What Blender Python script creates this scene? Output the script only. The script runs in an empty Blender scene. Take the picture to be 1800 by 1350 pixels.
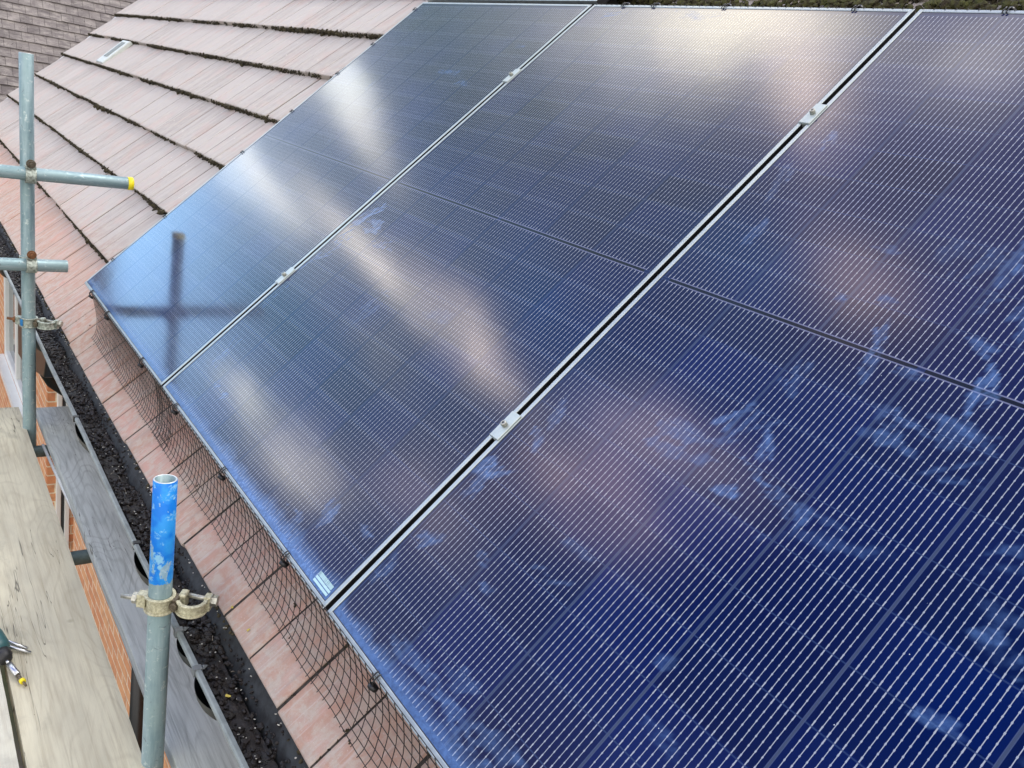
import bpy, bmesh, math, random
import numpy as np
from mathutils import Vector, Matrix
random.seed(7)
R = math.radians
scene = bpy.context.scene
COL = scene.collection

# ------------------------------------------------------------------ camera
cam_d = bpy.data.cameras.new('camera'); cam = bpy.data.objects.new('camera', cam_d); COL.objects.link(cam)
right = Vector((0.57921, 0.79447, 0.18256)); down = Vector((0.35290, -0.04250, -0.93469)); fwd = Vector((-0.73483, 0.60581, -0.30499))
CAM = Vector((3.42718, -0.60671, 0.89934))
m = Matrix.Identity(4)
for i in range(3):
    m[i][0] = right[i]; m[i][1] = -down[i]; m[i][2] = -fwd[i]; m[i][3] = CAM[i]
cam.matrix_world = m
cam_d.sensor_width = 36.0; cam_d.lens = 36.0 * 1426.16 / 1800.0
cam_d.clip_start = 0.02; cam_d.clip_end = 500
scene.camera = cam
scene.render.resolution_x = 1024; scene.render.resolution_y = 768

# ------------------------------------------------------------------ world
SUN_AZ, SUN_EL = R(80), R(58)
world = bpy.data.worlds.new("World"); scene.world = world; world.use_nodes = True
wt = world.node_tree; wt.nodes.clear()
def WN(t, **k):
    n = wt.nodes.new(t)
    for a, b in k.items(): setattr(n, a, b)
    return n
wo = WN('ShaderNodeOutputWorld'); bg = WN('ShaderNodeBackground'); bg.inputs['Strength'].default_value = 0.1
sky = WN('ShaderNodeTexSky', sky_type='NISHITA'); sky.sun_disc = False
sky.sun_elevation = SUN_EL; sky.sun_rotation = R(90) - SUN_AZ; sky.air_density = 1.0; sky.dust_density = 0.6; sky.ozone_density = 1.5
tc = WN('ShaderNodeTexCoord')
nz = WN('ShaderNodeTexNoise'); nz.inputs['Scale'].default_value = 4.5; nz.inputs['Detail'].default_value = 6; nz.inputs['Roughness'].default_value = 0.55
wt.links.new(tc.outputs['Generated'], nz.inputs['Vector'])
sub = WN('ShaderNodeVectorMath', operation='SUBTRACT'); sub.inputs[1].default_value = (0.5, 0.5, 0.5)
wt.links.new(nz.outputs['Color'], sub.inputs[0])
scl = WN('ShaderNodeVectorMath', operation='SCALE'); scl.inputs['Scale'].default_value = 0.12
wt.links.new(sub.outputs[0], scl.inputs[0])
add = WN('ShaderNodeVectorMath', operation='ADD')
wt.links.new(tc.outputs['Generated'], add.inputs[0]); wt.links.new(scl.outputs[0], add.inputs[1])
DIR = add.outputs[0]
SK = 10.0     # radiance 1.0 on the picture = 10 here, because the background strength is 0.1
# broad broken cloud deck over the whole sky
n2 = WN('ShaderNodeTexNoise'); n2.inputs['Scale'].default_value = 2.6; n2.inputs['Detail'].default_value = 6; n2.inputs['Roughness'].default_value = 0.6
wt.links.new(DIR, n2.inputs['Vector'])
mr = WN('ShaderNodeMapRange', interpolation_type='SMOOTHSTEP'); mr.inputs['From Min'].default_value = 0.34; mr.inputs['From Max'].default_value = 0.55
wt.links.new(n2.outputs['Fac'], mr.inputs['Value'])
mx = WN('ShaderNodeMix', data_type='RGBA'); mx.inputs['B'].default_value = (1.74 * SK, 1.64 * SK, 1.56 * SK, 1)
wt.links.new(mr.outputs['Result'], mx.inputs['Factor']); wt.links.new(sky.outputs[0], mx.inputs['A'])
cur = mx.outputs['Result']
# individual clouds and clear patches: (direction, gradient 1, offset 1, gradient 2, offset 2, radiance, cover)
n3 = WN('ShaderNodeTexNoise'); n3.inputs['Scale'].default_value = 9.0; n3.inputs['Detail'].default_value = 6; n3.inputs['Roughness'].default_value = 0.65; n3.inputs['Distortion'].default_value = 0.6
wt.links.new(DIR, n3.inputs['Vector'])
wisp = WN('ShaderNodeMapRange', interpolation_type='SMOOTHSTEP'); wisp.inputs['From Min'].default_value = 0.36; wisp.inputs['From Max'].default_value = 0.60; wisp.inputs['To Min'].default_value = 0.25; wisp.inputs['To Max'].default_value = 1.2
wt.links.new(n3.outputs['Fac'], wisp.inputs['Value'])
CLOUDS = [
    ((-0.53, -0.362, 0.767), (1.91, -0.4, 0.33), -0.615, (0.2, -0.91, -1.03), -0.562, (0.05, 0.2, 0.72), 1.0),
    ((-0.201, -0.465, 0.862), (3.58, 0.19, 0.09), -0.732, (0.67, -1.64, -1.44), -0.613, (0.03, 0.16, 0.62), 1.0),
    ((-0.858, -0.26, 0.443), (2.02, -1.39, 1.91), -0.525, (0.37, -2.73, -2.08), -0.530, (0.4, 0.75, 1.0), 0.85),
    ((-0.95, -0.231, 0.209), (0.77, 4.27, 3.83), -0.913, (2.34, -1.41, 4.84), -0.891, (1.25, 2.25, 3.6), 1.0),
    ((-0.936, -0.129, 0.328), (3.82, -6.56, 6.85), -0.481, (-4.31, -16.55, -19.72), -0.302, (2.6, 3.1, 3.6), 0.55),
    ((-0.813, 0.055, 0.58), (-0.06, -6.28, -6.93), -4.310, (2.27, -9.03, -3.97), -4.644, (0.2, 0.34, 0.3), 1.0),
    ((-0.735, -0.025, 0.677), (2.28, 7.99, -1.62), -2.965, (4.95, 5.53, 1.61), -2.687, (0.42, 0.56, 0.53), 0.9),
    ((-0.475, 0.027, 0.88), (4.11, -0.15, 1.73), -0.437, (-0.74, -4.77, -0.73), -0.422, (0.8, 0.8, 0.95), 0.85),
    ((-0.897, -0.035, 0.441), (4.44, -8.18, 7.24), -0.504, (-12.22, -34.23, -28.91), -0.560, (3.02, 2.94, 2.65), 0.9),
    ((-0.914, 0.004, 0.406), (6.32, -15.2, 13.14), -0.500, (-12.96, -31.23, -30.04), -0.498, (3.38, 3.71, 3.71), 0.7),
    ((-0.92, -0.131, 0.369), (4.27, -7.44, 6.62), -0.511, (-7.27, -41.84, -34.96), -0.713, (3.75, 3.75, 3.5), 0.6),
    ((-0.861, -0.196, 0.47), (5.17, -7.63, 5.21), -0.509, (-10.72, -37.38, -36.66), -0.677, (6.9, 6.32, 5.46), 0.8),
    ((-0.765, -0.282, 0.579), (6.3, -6.88, 4.12), -0.503, (-10.15, -26.79, -27.38), -0.536, (8.4, 7.06, 6.3), 0.8),
    ((-0.818, -0.236, 0.524), (5.49, -6.36, 4.74), -0.508, (-5.52, -20.91, -19.12), -0.565, (4.0, 3.6, 3.2), 0.4),
    ((-0.844, -0.284, 0.455), (4.49, -6.53, 3.09), -0.528, (-5.29, -21.39, -24.88), -0.784, (2.4, 2.4, 2.2), 0.25),
    ((-0.877, -0.356, 0.323), (11.85, -15.75, 13.25), -0.492, (-1.46, -33.21, -41.98), -0.456, (6.55, 6.55, 5.52), 0.75),
    ((-0.815, -0.434, 0.384), (10.45, -11.77, 7.53), -0.527, (-0.22, -22.0, -26.9), -0.594, (11.32, 10.44, 8.7), 0.8),
    ((-0.885, -0.282, 0.371), (4.48, -6.29, 4.45), -0.538, (-0.72, -20.72, -19.57), -0.771, (0.35, 0.8, 1.1), 0.75),
    ((-0.73, -0.226, 0.645), (3.82, -10.33, -0.44), -0.732, (-8.93, -12.73, -16.31), -1.129, (0.25, 0.7, 1.5), 0.8),
    ((-0.645, 0.138, 0.752), (5.8, 0.15, 4.26), -0.520, (0.33, -18.73, 2.91), -0.615, (7.7, 7.02, 5.5), 0.85),
    ((-0.59, 0.092, 0.802), (5.98, -13.93, 5.23), -0.616, (-14.39, -16.35, -9.6), -0.719, (6.75, 5.5, 4.75), 0.75),
    ((-0.722, 0.08, 0.687), (5.88, -3.27, 5.61), -0.657, (-0.91, -12.97, -0.59), -0.788, (2.3, 2.4, 2.3), 0.6),
    ((-0.448, 0.155, 0.881), (13.52, -1.69, 6.55), -0.540, (-1.32, -16.12, 1.54), -0.546, (4.25, 4.0, 3.88), 0.75),
    ((-0.494, -0.089, 0.865), (10.01, -7.83, 4.24), -0.589, (-6.76, -20.52, -6.79), -0.711, (4.75, 3.62, 3.38), 0.7),
    ((-0.631, -0.42, 0.652), (8.03, -6.3, 2.43), -0.832, (2.12, -14.7, -9.19), -1.160, (6.04, 4.31, 4.02), 0.75),
    ((-0.589, -0.34, 0.733), (6.83, -3.65, 2.97), -0.604, (1.16, -19.29, -9.31), -0.944, (5.1, 4.06, 4.5), 0.7),
    ((-0.731, -0.464, 0.501), (7.28, -6.52, 3.5), -0.533, (-1.36, -13.51, -15.74), -0.614, (2.8, 2.4, 2.5), 0.55),
    ((-0.601, -0.089, 0.794), (7.44, -8.54, 3.46), -0.967, (-1.83, -17.15, -4.93), -1.298, (0.35, 0.7, 1.2), 0.7),

]
for c, t1, o1, t2, o2, colr, st in CLOUDS:
    sq = []
    for t, o in ((t1, o1), (t2, o2)):
        d = WN('ShaderNodeVectorMath', operation='DOT_PRODUCT'); d.inputs[1].default_value = t; wt.links.new(DIR, d.inputs[0])
        a = WN('ShaderNodeMath', operation='SUBTRACT'); a.inputs[1].default_value = o; wt.links.new(d.outputs['Value'], a.inputs[0])
        q = WN('ShaderNodeMath', operation='MULTIPLY'); wt.links.new(a.outputs[0], q.inputs[0]); wt.links.new(a.outputs[0], q.inputs[1]); sq.append(q)
    s = WN('ShaderNodeMath', operation='ADD'); wt.links.new(sq[0].outputs[0], s.inputs[0]); wt.links.new(sq[1].outputs[0], s.inputs[1])
    ng = WN('ShaderNodeMath', operation='MULTIPLY'); ng.inputs[1].default_value = -(1.35 if max(colr) > 2.3 else 1.05); wt.links.new(s.outputs[0], ng.inputs[0])
    ex = WN('ShaderNodeMath', operation='EXPONENT'); wt.links.new(ng.outputs[0], ex.inputs[0])
    f = WN('ShaderNodeMath', operation='MULTIPLY'); f.use_clamp = True; f.inputs[1].default_value = st; wt.links.new(ex.outputs[0], f.inputs[0])
    if st <= .82:
        f2 = WN('ShaderNodeMath', operation='MULTIPLY'); f2.use_clamp = True; wt.links.new(f.outputs[0], f2.inputs[0]); wt.links.new(wisp.outputs['Result'], f2.inputs[1]); f = f2
    g = WN('ShaderNodeVectorMath', operation='DOT_PRODUCT'); g.inputs[1].default_value = c; wt.links.new(tc.outputs['Generated'], g.inputs[0])
    g2 = WN('ShaderNodeMath', operation='GREATER_THAN'); g2.inputs[1].default_value = 0.3; wt.links.new(g.outputs['Value'], g2.inputs[0])
    w = WN('ShaderNodeMath', operation='MULTIPLY'); wt.links.new(f.outputs[0], w.inputs[0]); wt.links.new(g2.outputs[0], w.inputs[1])
    x = WN('ShaderNodeMix', data_type='RGBA'); kk = SK * (1.15 if min(colr) > 2.0 else 1.0); x.inputs['B'].default_value = (colr[0] * kk, colr[1] * kk, colr[2] * kk, 1)
    wt.links.new(w.outputs[0], x.inputs['Factor']); wt.links.new(cur, x.inputs['A']); cur = x.outputs['Result']
wt.links.new(cur, bg.inputs['Color']); wt.links.new(bg.outputs[0], wo.inputs['Surface'])

# ------------------------------------------------------------------ sun (veiled by cloud, so soft)
sd = bpy.data.lights.new('sun', 'SUN'); sd.energy = 1.2; sd.angle = R(12); sd.color = (1.0, 0.96, 0.9)
so = bpy.data.objects.new('sun', sd); COL.objects.link(so)
sdir = Vector((math.cos(SUN_EL) * math.cos(SUN_AZ), math.cos(SUN_EL) * math.sin(SUN_AZ), math.sin(SUN_EL)))
so.rotation_euler = (-sdir).to_track_quat('-Z', 'Y').to_euler(); so.location = sdir * 20
scene.view_settings.view_transform = 'Standard'; scene.view_settings.look = 'None'
scene.view_settings.gamma = 1.0; scene.view_settings.exposure = 0.55
scene.view_settings.use_curve_mapping = False
scene.cycles.max_bounces = 6

# ------------------------------------------------------------------ helpers
def link(o): COL.objects.link(o); return o
def tagt(o, label, cat, group=None, kind=None):
    if label: o['label'] = label
    if cat: o['category'] = cat
    if group: o['group'] = group
    if kind: o['kind'] = kind
    return o
def empty(name, loc, label, cat, group=None):
    o = bpy.data.objects.new(name, None); o.empty_display_size = 0.05; o.location = loc; link(o)
    return tagt(o, label, cat, group)
class MB:
    def __init__(s): s.v = []; s.f = []; s.sm = []
    def add(s, V, F, smooth=False):
        b = len(s.v); s.v += [tuple(p) for p in V]; s.f += [tuple(i + b for i in f) for f in F]; s.sm += [smooth] * len(F); return s
    def box(s, lo, hi, M=None):
        x0, y0, z0 = lo; x1, y1, z1 = hi
        V = [Vector(p) for p in ((x0,y0,z0),(x1,y0,z0),(x1,y1,z0),(x0,y1,z0),(x0,y0,z1),(x1,y0,z1),(x1,y1,z1),(x0,y1,z1))]
        if M: V = [M @ p for p in V]
        return s.add(V, [(3,2,1,0),(4,5,6,7),(0,1,5,4),(1,2,6,5),(2,3,7,6),(3,0,4,7)])
    def bevbox(s, lo, hi, b, M=None):
        # a box whose top rim is chamfered
        x0, y0, z0 = lo; x1, y1, z1 = hi
        V = [(x0,y0,z0),(x1,y0,z0),(x1,y1,z0),(x0,y1,z0),(x0,y0,z1-b),(x1,y0,z1-b),(x1,y1,z1-b),(x0,y1,z1-b),
             (x0+b,y0+b,z1),(x1-b,y0+b,z1),(x1-b,y1-b,z1),(x0+b,y1-b,z1)]
        V = [Vector(p) for p in V]
        if M: V = [M @ p for p in V]
        F = [(3,2,1,0)] + [(i,(i+1)%4,4+(i+1)%4,4+i) for i in range(4)] + [(4+i,4+(i+1)%4,8+(i+1)%4,8+i) for i in range(4)] + [(8,9,10,11)]
        return s.add(V, F)
    def tube(s, pts, r, n=12, cap=True, radii=None):
        pts = [Vector(p) for p in pts]; V = []; prev = None
        for i, p in enumerate(pts):
            d = (pts[min(i+1, len(pts)-1)] - pts[max(i-1, 0)]).normalized()
            if prev is None:
                a = Vector((0,0,1)) if abs(d.z) < .9 else Vector((1,0,0))
                u = d.cross(a).normalized()
            else: u = (prev - d * prev.dot(d)).normalized()
            prev = u; w = d.cross(u); rr = radii[i] if radii else r
            for k in range(n):
                t = 2 * math.pi * k / n; V.append(p + (u * math.cos(t) + w * math.sin(t)) * rr)
        F = [(i*n+k, i*n+(k+1)%n, (i+1)*n+(k+1)%n, (i+1)*n+k) for i in range(len(pts)-1) for k in range(n)]
        s.add(V, F, True)
        if cap:
            b = len(s.v) - len(V)
            s.f.append(tuple(b + k for k in range(n))[::-1]); s.sm.append(False)
            s.f.append(tuple(b + (len(pts)-1)*n + k for k in range(n))); s.sm.append(False)
        return s
    def pipe(s, p0, p1, ro, ri, n=32, seg=1):
        # hollow tube with open rims
        p0, p1 = Vector(p0), Vector(p1); d = (p1 - p0).normalized(); a = Vector((0,0,1)) if abs(d.z) < .9 else Vector((0,1,0))
        u = d.cross(a).normalized(); w = d.cross(u)
        rows = [(p0, ri), (p0, ro)] + [(p0.lerp(p1, k/seg), ro) for k in range(1, seg)] + [(p1 - d*.0008, ro), (p1, ro-.0008), (p1, ri), (p0, ri)]
        V = [c + (u * math.cos(2*math.pi*k/n) + w * math.sin(2*math.pi*k/n)) * r for c, r in rows for k in range(n)]
        F = [(i*n+k, i*n+(k+1)%n, (i+1)*n+(k+1)%n, (i+1)*n+k) for i in range(len(rows)-1) for k in range(n)]
        return s.add(V, F, True)
    def arc(s, O, e1, e2, ax, ri, ro, h, a0, a1, n=28):
        # flat-section band: ring sector around O in the plane e1,e2 with height h along ax
        O, e1, e2, ax = map(Vector, (O, e1, e2, ax)); V = []
        for i in range(n+1):
            t = a0 + (a1-a0)*i/n; d = e1*math.cos(t) + e2*math.sin(t)
            V += [O + d*ri - ax*h/2, O + d*ro - ax*h/2, O + d*ro + ax*h/2, O + d*ri + ax*h/2]
        F = [(4*i+k, 4*i+(k+1)%4, 4*i+4+(k+1)%4, 4*i+4+k) for i in range(n) for k in range(4)]
        F += [(3,2,1,0), (4*n, 4*n+1, 4*n+2, 4*n+3)]
        return s.add(V, F)
    def obj(s, name, mat, parent=None, loc=(0,0,0), bevel=0):
        me = bpy.data.meshes.new(name); me.from_pydata([tuple(p) for p in s.v], [], s.f); me.update()
        me.polygons.foreach_set('use_smooth', s.sm)
        bm = bmesh.new(); bm.from_mesh(me); bmesh.ops.recalc_face_normals(bm, faces=bm.faces); bm.to_mesh(me); bm.free()
        me.materials.append(mat); o = bpy.data.objects.new(name, me); o.location = loc; link(o)
        if parent: o.parent = parent
        if bevel:
            b = o.modifiers.new('bevel', 'BEVEL'); b.width = bevel; b.segments = 2; b.limit_method = 'ANGLE'; b.angle_limit = R(40)
        return o
def frame(ax):
    ax = Vector(ax).normalized(); a = Vector((0,0,1)) if abs(ax.z) < .9 else Vector((1,0,0))
    u = a.cross(ax).normalized(); return u, ax.cross(u), ax
def hexprism(mb, O, ax, r, h, n=6, rot=0):
    u, w, ax = frame(ax); O = Vector(O)
    V = [O + (u*math.cos(2*math.pi*k/n+rot) + w*math.sin(2*math.pi*k/n+rot))*r + ax*z for z in (0, h) for k in range(n)]
    mb.add(V, [tuple(range(n))[::-1], tuple(range(n, 2*n))] + [(k, (k+1)%n, n+(k+1)%n, n+k) for k in range(n)])

# ------------------------------------------------------------------ materials
def newmat(name):
    mt = bpy.data.materials.new(name); mt.use_nodes = True; nt = mt.node_tree; nt.nodes.clear()
    out = nt.nodes.new('ShaderNodeOutputMaterial'); p = nt.nodes.new('ShaderNodeBsdfPrincipled'); nt.links.new(p.outputs[0], out.inputs[0])
    return mt, nt, p
class NT:
    def __init__(s, nt): s.nt = nt
    def n(s, t, ins=None, **k):
        n = s.nt.nodes.new(t)
        for a, b in k.items(): setattr(n, a, b)
        for key, v in (ins or {}).items():
            if isinstance(v, bpy.types.NodeSocket): s.nt.links.new(v, n.inputs[key])
            else: n.inputs[key].default_value = v
        return n
    def m(s, op, a, b=None, c=None, clamp=False):
        ins = {0: a}
        if b is not None: ins[1] = b
        if c is not None: ins[2] = c
        n = s.n('ShaderNodeMath', ins, operation=op); n.use_clamp = clamp; return n.outputs[0]
    def noise(s, vec, scale, detail=3, rough=.5, dist=0, out='Fac'):
        return s.n('ShaderNodeTexNoise', {'Vector': vec, 'Scale': scale, 'Detail': detail, 'Roughness': rough, 'Distortion': dist}).outputs[out]
    def ramp(s, v, a, b, lo=0., hi=1.):
        return s.n('ShaderNodeMapRange', {'Value': v, 'From Min': a, 'From Max': b, 'To Min': lo, 'To Max': hi}, interpolation_type='SMOOTHSTEP').outputs[0]
    def mix(s, f, a, b, mode='MIX'):
        n = s.nt.nodes.new('ShaderNodeMix'); n.data_type = 'RGBA'; n.blend_type = mode; n.clamp_factor = True
        for key, v in (('Factor', f), ('A', a), ('B', b)):
            # colour sockets share names with the float ones: pick by type
            sock = [i for i in n.inputs if i.name == key and (i.type == 'VALUE' if key == 'Factor' else i.type == 'RGBA')][0]
            if isinstance(v, bpy.types.NodeSocket): s.nt.links.new(v, sock)
            else: sock.default_value = v if key == 'Factor' else (tuple(v) + (1,))[:4]
        return [o for o in n.outputs if o.type == 'RGBA'][0]
    def scale(s, vec, sc, loc=(0,0,0)):
        return s.n('ShaderNodeMapping', {'Vector': vec, 'Scale': sc, 'Location': loc}).outputs[0]
    def bump(s, h, st, d=.01):
        return s.n('ShaderNodeBump', {'Height': h, 'Strength': st, 'Distance': d}).outputs[0]
    def obj(s): return s.n('ShaderNodeTexCoord').outputs['Object']
    def rnd(s): return s.n('ShaderNodeObjectInfo').outputs['Random']
def setp(p, nt, **k):
    names = {'col': 'Base Color', 'rough': 'Roughness', 'metal': 'Metallic', 'spec': 'Specular IOR Level', 'coat': 'Coat Weight', 'coatr': 'Coat Roughness', 'normal': 'Normal', 'alpha': 'Alpha', 'coatn': 'Coat Normal', 'aniso': 'Anisotropic', 'ior': 'IOR', 'coati': 'Coat IOR'}
    for a, v in k.items():
        sk = p.inputs[names[a]]
        if isinstance(v, bpy.types.NodeSocket): nt.links.new(v, sk)
        elif a == 'col': sk.default_value = tuple(v) + (1,)
        else: sk.default_value = v

def mat_simple(name, col, rough=.5, metal=0, nscale=40, namt=.25, bump=.0, dark=None):
    mt, nt, p = newmat(name); N = NT(nt); o = N.obj()
    f = N.ramp(N.noise(o, nscale, 5, .6), .3, .7)
    d = dark or tuple(c * (1 - namt) for c in col)
    setp(p, nt, col=N.mix(f, d, col), rough=rough, metal=metal)
    if bump: setp(p, nt, normal=N.bump(N.noise(o, nscale * 3, 4), bump, .002))
    return mt

# galvanised scaffold steel
def mat_galv(name, paint=None):
    mt, nt, p = newmat(name); N = NT(nt); o = N.obj()
    st = N.scale(o, (60, 60, 7))
    a = N.ramp(N.noise(st, 1, 5, .65), .3, .72); b = N.ramp(N.noise(o, 55, 5, .7), .56, .72); c = N.ramp(N.noise(o, 9, 3), .35, .7)
    col = N.mix(a, (.17, .27, .30), (.35, .46, .49)); col = N.mix(N.m('MULTIPLY', c, .7), col, (.26, .37, .38)); col = N.mix(b, col, (.52, .61, .59))
    k = N.ramp(N.noise(o, 38, 5, .7, 1.), .63, .68); col = N.mix(N.m('MULTIPLY', k, .7), col, (.10, .11, .11))
    met = .35
    if paint:
        z = N.n('ShaderNodeSeparateXYZ', {0: o}).outputs[2]
        # the blue end band: full height above, worn through in flakes and ending raggedly
        edge = N.m('ADD', z, N.m('MULTIPLY', N.noise(N.scale(o, (30, 30, 12)), 1, 5, .7), .040))
        band = N.m('GREATER_THAN', edge, paint)
        wear = N.ramp(N.noise(N.scale(o, (26, 26, 13)), 1, 7, .66, .3), .585, .61)
        tone = N.mix(N.ramp(N.noise(o, 30, 3), .4, .6), (.0, .19, .72), (.02, .30, .80))
        thin = N.mix(N.ramp(N.noise(N.scale(o, (40, 40, 40)), 1, 5, .7), .36, .46), (.25, .55, .80), tone)
        xy = N.n('ShaderNodeSeparateXYZ', {0: o}); rad = N.m('SQRT', N.m('ADD', N.m('MULTIPLY', xy.outputs[0], xy.outputs[0]), N.m('MULTIPLY', xy.outputs[1], xy.outputs[1]))); band = N.m('MULTIPLY', band, N.m('GREATER_THAN', rad, .0236)); flake = N.m('MULTIPLY', band, N.m('SUBTRACT', 1.0, wear))
        col = N.mix(flake, N.mix(N.m('MULTIPLY', band, .45), col, (.30, .55, .80)), thin)
    setp(p, nt, col=col, rough=N.ramp(N.noise(o, 70, 4), .2, .8, .38, .62), metal=met if not paint else .15, normal=N.bump(N.noise(o, 120, 4), .25, .001))
    return mt
M_GALV = mat_galv('galvanised_steel')
M_GALVP = mat_galv('galvanised_steel_blue_end', paint=1.30)
M_RIM = mat_simple('cut_steel', (.68, .74, .74), .35, .6)
M_YCAP = mat_simple('yellow_plastic', (.85, .70, .01), .4, 0, 60, .12)
M_CREAM = mat_simple('cream_painted_steel', (.62, .60, .43), .4, .15, 160, .35, .12, dark=(.33, .31, .21))
M_CPLG = mat_simple('plated_steel', (.50, .56, .50), .42, .4, 110, .45, .3, dark=(.18, .20, .17))
M_BOLT = mat_simple('zinc_bolt', (.50, .50, .44), .38, .7, 150, .4, .2)
M_RUST = mat_simple('rusty_bolt', (.26, .11, .04), .7, .2, 160, .55, .5)
M_GREASE = mat_simple('oily_nut', (.17, .14, .10), .4, .5, 160, .5, .3)
M_BLUEP = mat_simple('blue_paint', (.03, .26, .62), .45, 0, 70, .4, .2)

def mat_alu(name, col=(.43, .485, .50), rough=.38, metal=.7):
    mt, nt, p = newmat(name); N = NT(nt); o = N.obj()
    f = N.ramp(N.noise(o, 35, 5, .6), .35, .7); g = N.ramp(N.noise(o, 180, 3, .6), .58, .7)
    c = N.mix(f, tuple(x * .86 for x in col), col); c = N.mix(N.m('MULTIPLY', g, .35), c, (.42, .42, .38))
    setp(p, nt, col=c, rough=N.m('ADD', rough, N.m('MULTIPLY', f, .12)), metal=metal)
    return mt
M_ALU = mat_alu('anodised_frame'); M_CLAMP = mat_alu('mill_finish_clamp', (.50, .56, .545), .45, .6)
M_RAIL = mat_alu('rail_aluminium', (.30, .31, .32), .5, .6)
M_BLACK = mat_simple('black_plastic', (.012, .013, .015), .35, 0, 50, .3)
M_BLACKM = mat_simple('black_coated_wire', (.022, .017, .015), .5, 0, 90, .4)
M_STICK = mat_simple('white_label', (.40, .60, .64), .4, 0, 90, .1)
M_CLIPG = mat_simple('clip_grey_plastic', (.16, .18, .19), .35, 0, 60, .3); M_STEEL = mat_simple('bright_steel', (.62, .64, .66), .25, .9, 80, .2)

# photovoltaic glass: cell grid, wires and solder pads drawn from real module dimensions
PW, PL, PT, GAP, PITCH = 1.134, 1.8506, .030, .0129, 1.1469
def mat_pv():
    mt, nt, p = newmat('solar_glass'); N = NT(nt); o = N.obj()
    xyz = N.n('ShaderNodeSeparateXYZ', {0: o}); X, Y = xyz.outputs[0], xyz.outputs[1]
    wob = N.m('MULTIPLY', N.m('SUBTRACT', N.noise(N.scale(o, (40, 14, 1)), 1, 3, .6), .5), .0011)
    Xw = N.m('ADD', X, wob)
    CP = .18408; x0 = PW/2 - 3*CP; RP = .0900
    u = N.m('DIVIDE', N.m('SUBTRACT', X, x0), CP); uw = N.m('DIVIDE', N.m('SUBTRACT', Xw, x0), CP)
    inx = N.m('MULTIPLY', N.m('GREATER_THAN', u, 0.006), N.m('LESS_THAN', u, 5.994))
    fu = N.m('FRACT', N.m('ADD', u, 100.0))
    du = N.m('MULTIPLY', N.m('SUBTRACT', .5, N.m('ABSOLUTE', N.m('SUBTRACT', fu, .5))), CP)   # distance to a column gap
    stripe = N.ramp(du, .0020, .0027, 1, 0)
    sedge = N.m('MULTIPLY', N.ramp(du, .0011, .0018, 0, 1), stripe)
    yc = N.m('ABSOLUTE', N.m('SUBTRACT', Y, PL/2)); vv = N.m('DIVIDE', N.m('SUBTRACT', yc, .003), RP)
    iny = N.m('MULTIPLY', N.m('GREATER_THAN', vv, 0.0), N.m('LESS_THAN', vv, 9.985))
    cells = N.m('MULTIPLY', inx, iny)
    fv = N.m('FRACT', N.m('ADD', vv, 100.0)); dv = N.m('MULTIPLY', N.m('SUBTRACT', .5, N.m('ABSOLUTE', N.m('SUBTRACT', fv, .5))), RP)
    row = N.ramp(dv, .0006, .0014, 1, 0)
    # central busbar cover: black bar broken over the column gaps
    midb = N.m('LESS_THAN', yc, .0034); mbreak = N.m('GREATER_THAN', N.m('ABSOLUTE', N.m('SUBTRACT', N.m('FRACT', N.m('DIVIDE', N.m('ADD', u, 2.98), 3.0)), .5)), .488)
    inb = N.m('MULTIPLY', N.m('GREATER_THAN', u, 0.1), N.m('LESS_THAN', u, 5.93))
    midbar = N.m('MULTIPLY', N.m('MULTIPLY', midb, N.m('SUBTRACT', 1.0, mbreak)), inb)
    midside = N.m('MULTIPLY', N.m('MULTIPLY', N.m('GREATER_THAN', yc, .0034), N.m('LESS_THAN', yc, .0058)), inb)
    # 16 wires per cell
    fw = N.m('FRACT', N.m('ADD', N.m('MULTIPLY', uw, 17.0), 170.0)); dw = N.m('MULTIPLY', N.m('SUBTRACT', .5, N.m('ABSOLUTE', N.m('SUBTRACT', fw, .5))), CP/17)
    wire = N.ramp(dw, .00040, .00066, 1, 0)
    # pads: six per half cell, with larger end pads
    cellid = N.n('ShaderNodeTexWhiteNoise', {'Vector': N.n('ShaderNodeCombineXYZ', {0: N.m('FLOOR', u), 1: N.m('FLOOR', N.m('DIVIDE', N.m('SUBTRACT', Y, PL/2), RP)), 2: 0.0}).outputs[0]}, noise_dimensions='3D').outputs['Value']
    fp = N.m('FRACT', N.m('MULTIPLY', fv, 6.0)); dp = N.m('MULTIPLY', N.m('ABSOLUTE', N.m('SUBTRACT', fp, .5)), RP/6)
    pad = N.m('MULTIPLY', N.ramp(dp, .0010, .0018, 1, 0), N.ramp(dw, .00085, .0012, 1, 0))
    endz = N.m('MULTIPLY', N.ramp(dv, .0085, .0100, 1, 0), N.ramp(dw, .0007, .0010, 1, 0))
    wl = N.m('MAXIMUM', N.m('MAXIMUM', wire, pad), endz)
    wl = N.m('MULTIPLY', wl, N.m('SUBTRACT', 1.0, N.m('MULTIPLY', row, .75)))
    wl = N.m('MULTIPLY', N.m('MULTIPLY', wl, cells), N.m('GREATER_THAN', du, .0042))
    big = N.ramp(N.noise(o, 3.2, 2, .5), .3, .7)
    cell_c = N.mix(cellid, (.0002, .0020, .036), (.0002, .0042, .064)); cell_c = N.mix(N.m('MULTIPLY', big, .6), cell_c, (.0010, .0012, .026))
    c = N.mix(cells, (.003, .009, .055), cell_c)
    c = N.mix(N.m('MULTIPLY', row, .9), c, (.018, .032, .095)); c = N.mix(N.m('MULTIPLY', stripe, cells), c, (.040, .052, .095)); c = N.mix(N.m('MULTIPLY', sedge, N.m('MULTIPLY', cells, .35)), c, (.06, .085, .20))
    c = N.mix(N.m('MULTIPLY', wl, .85), c, (.35, .38, .44))
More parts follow.
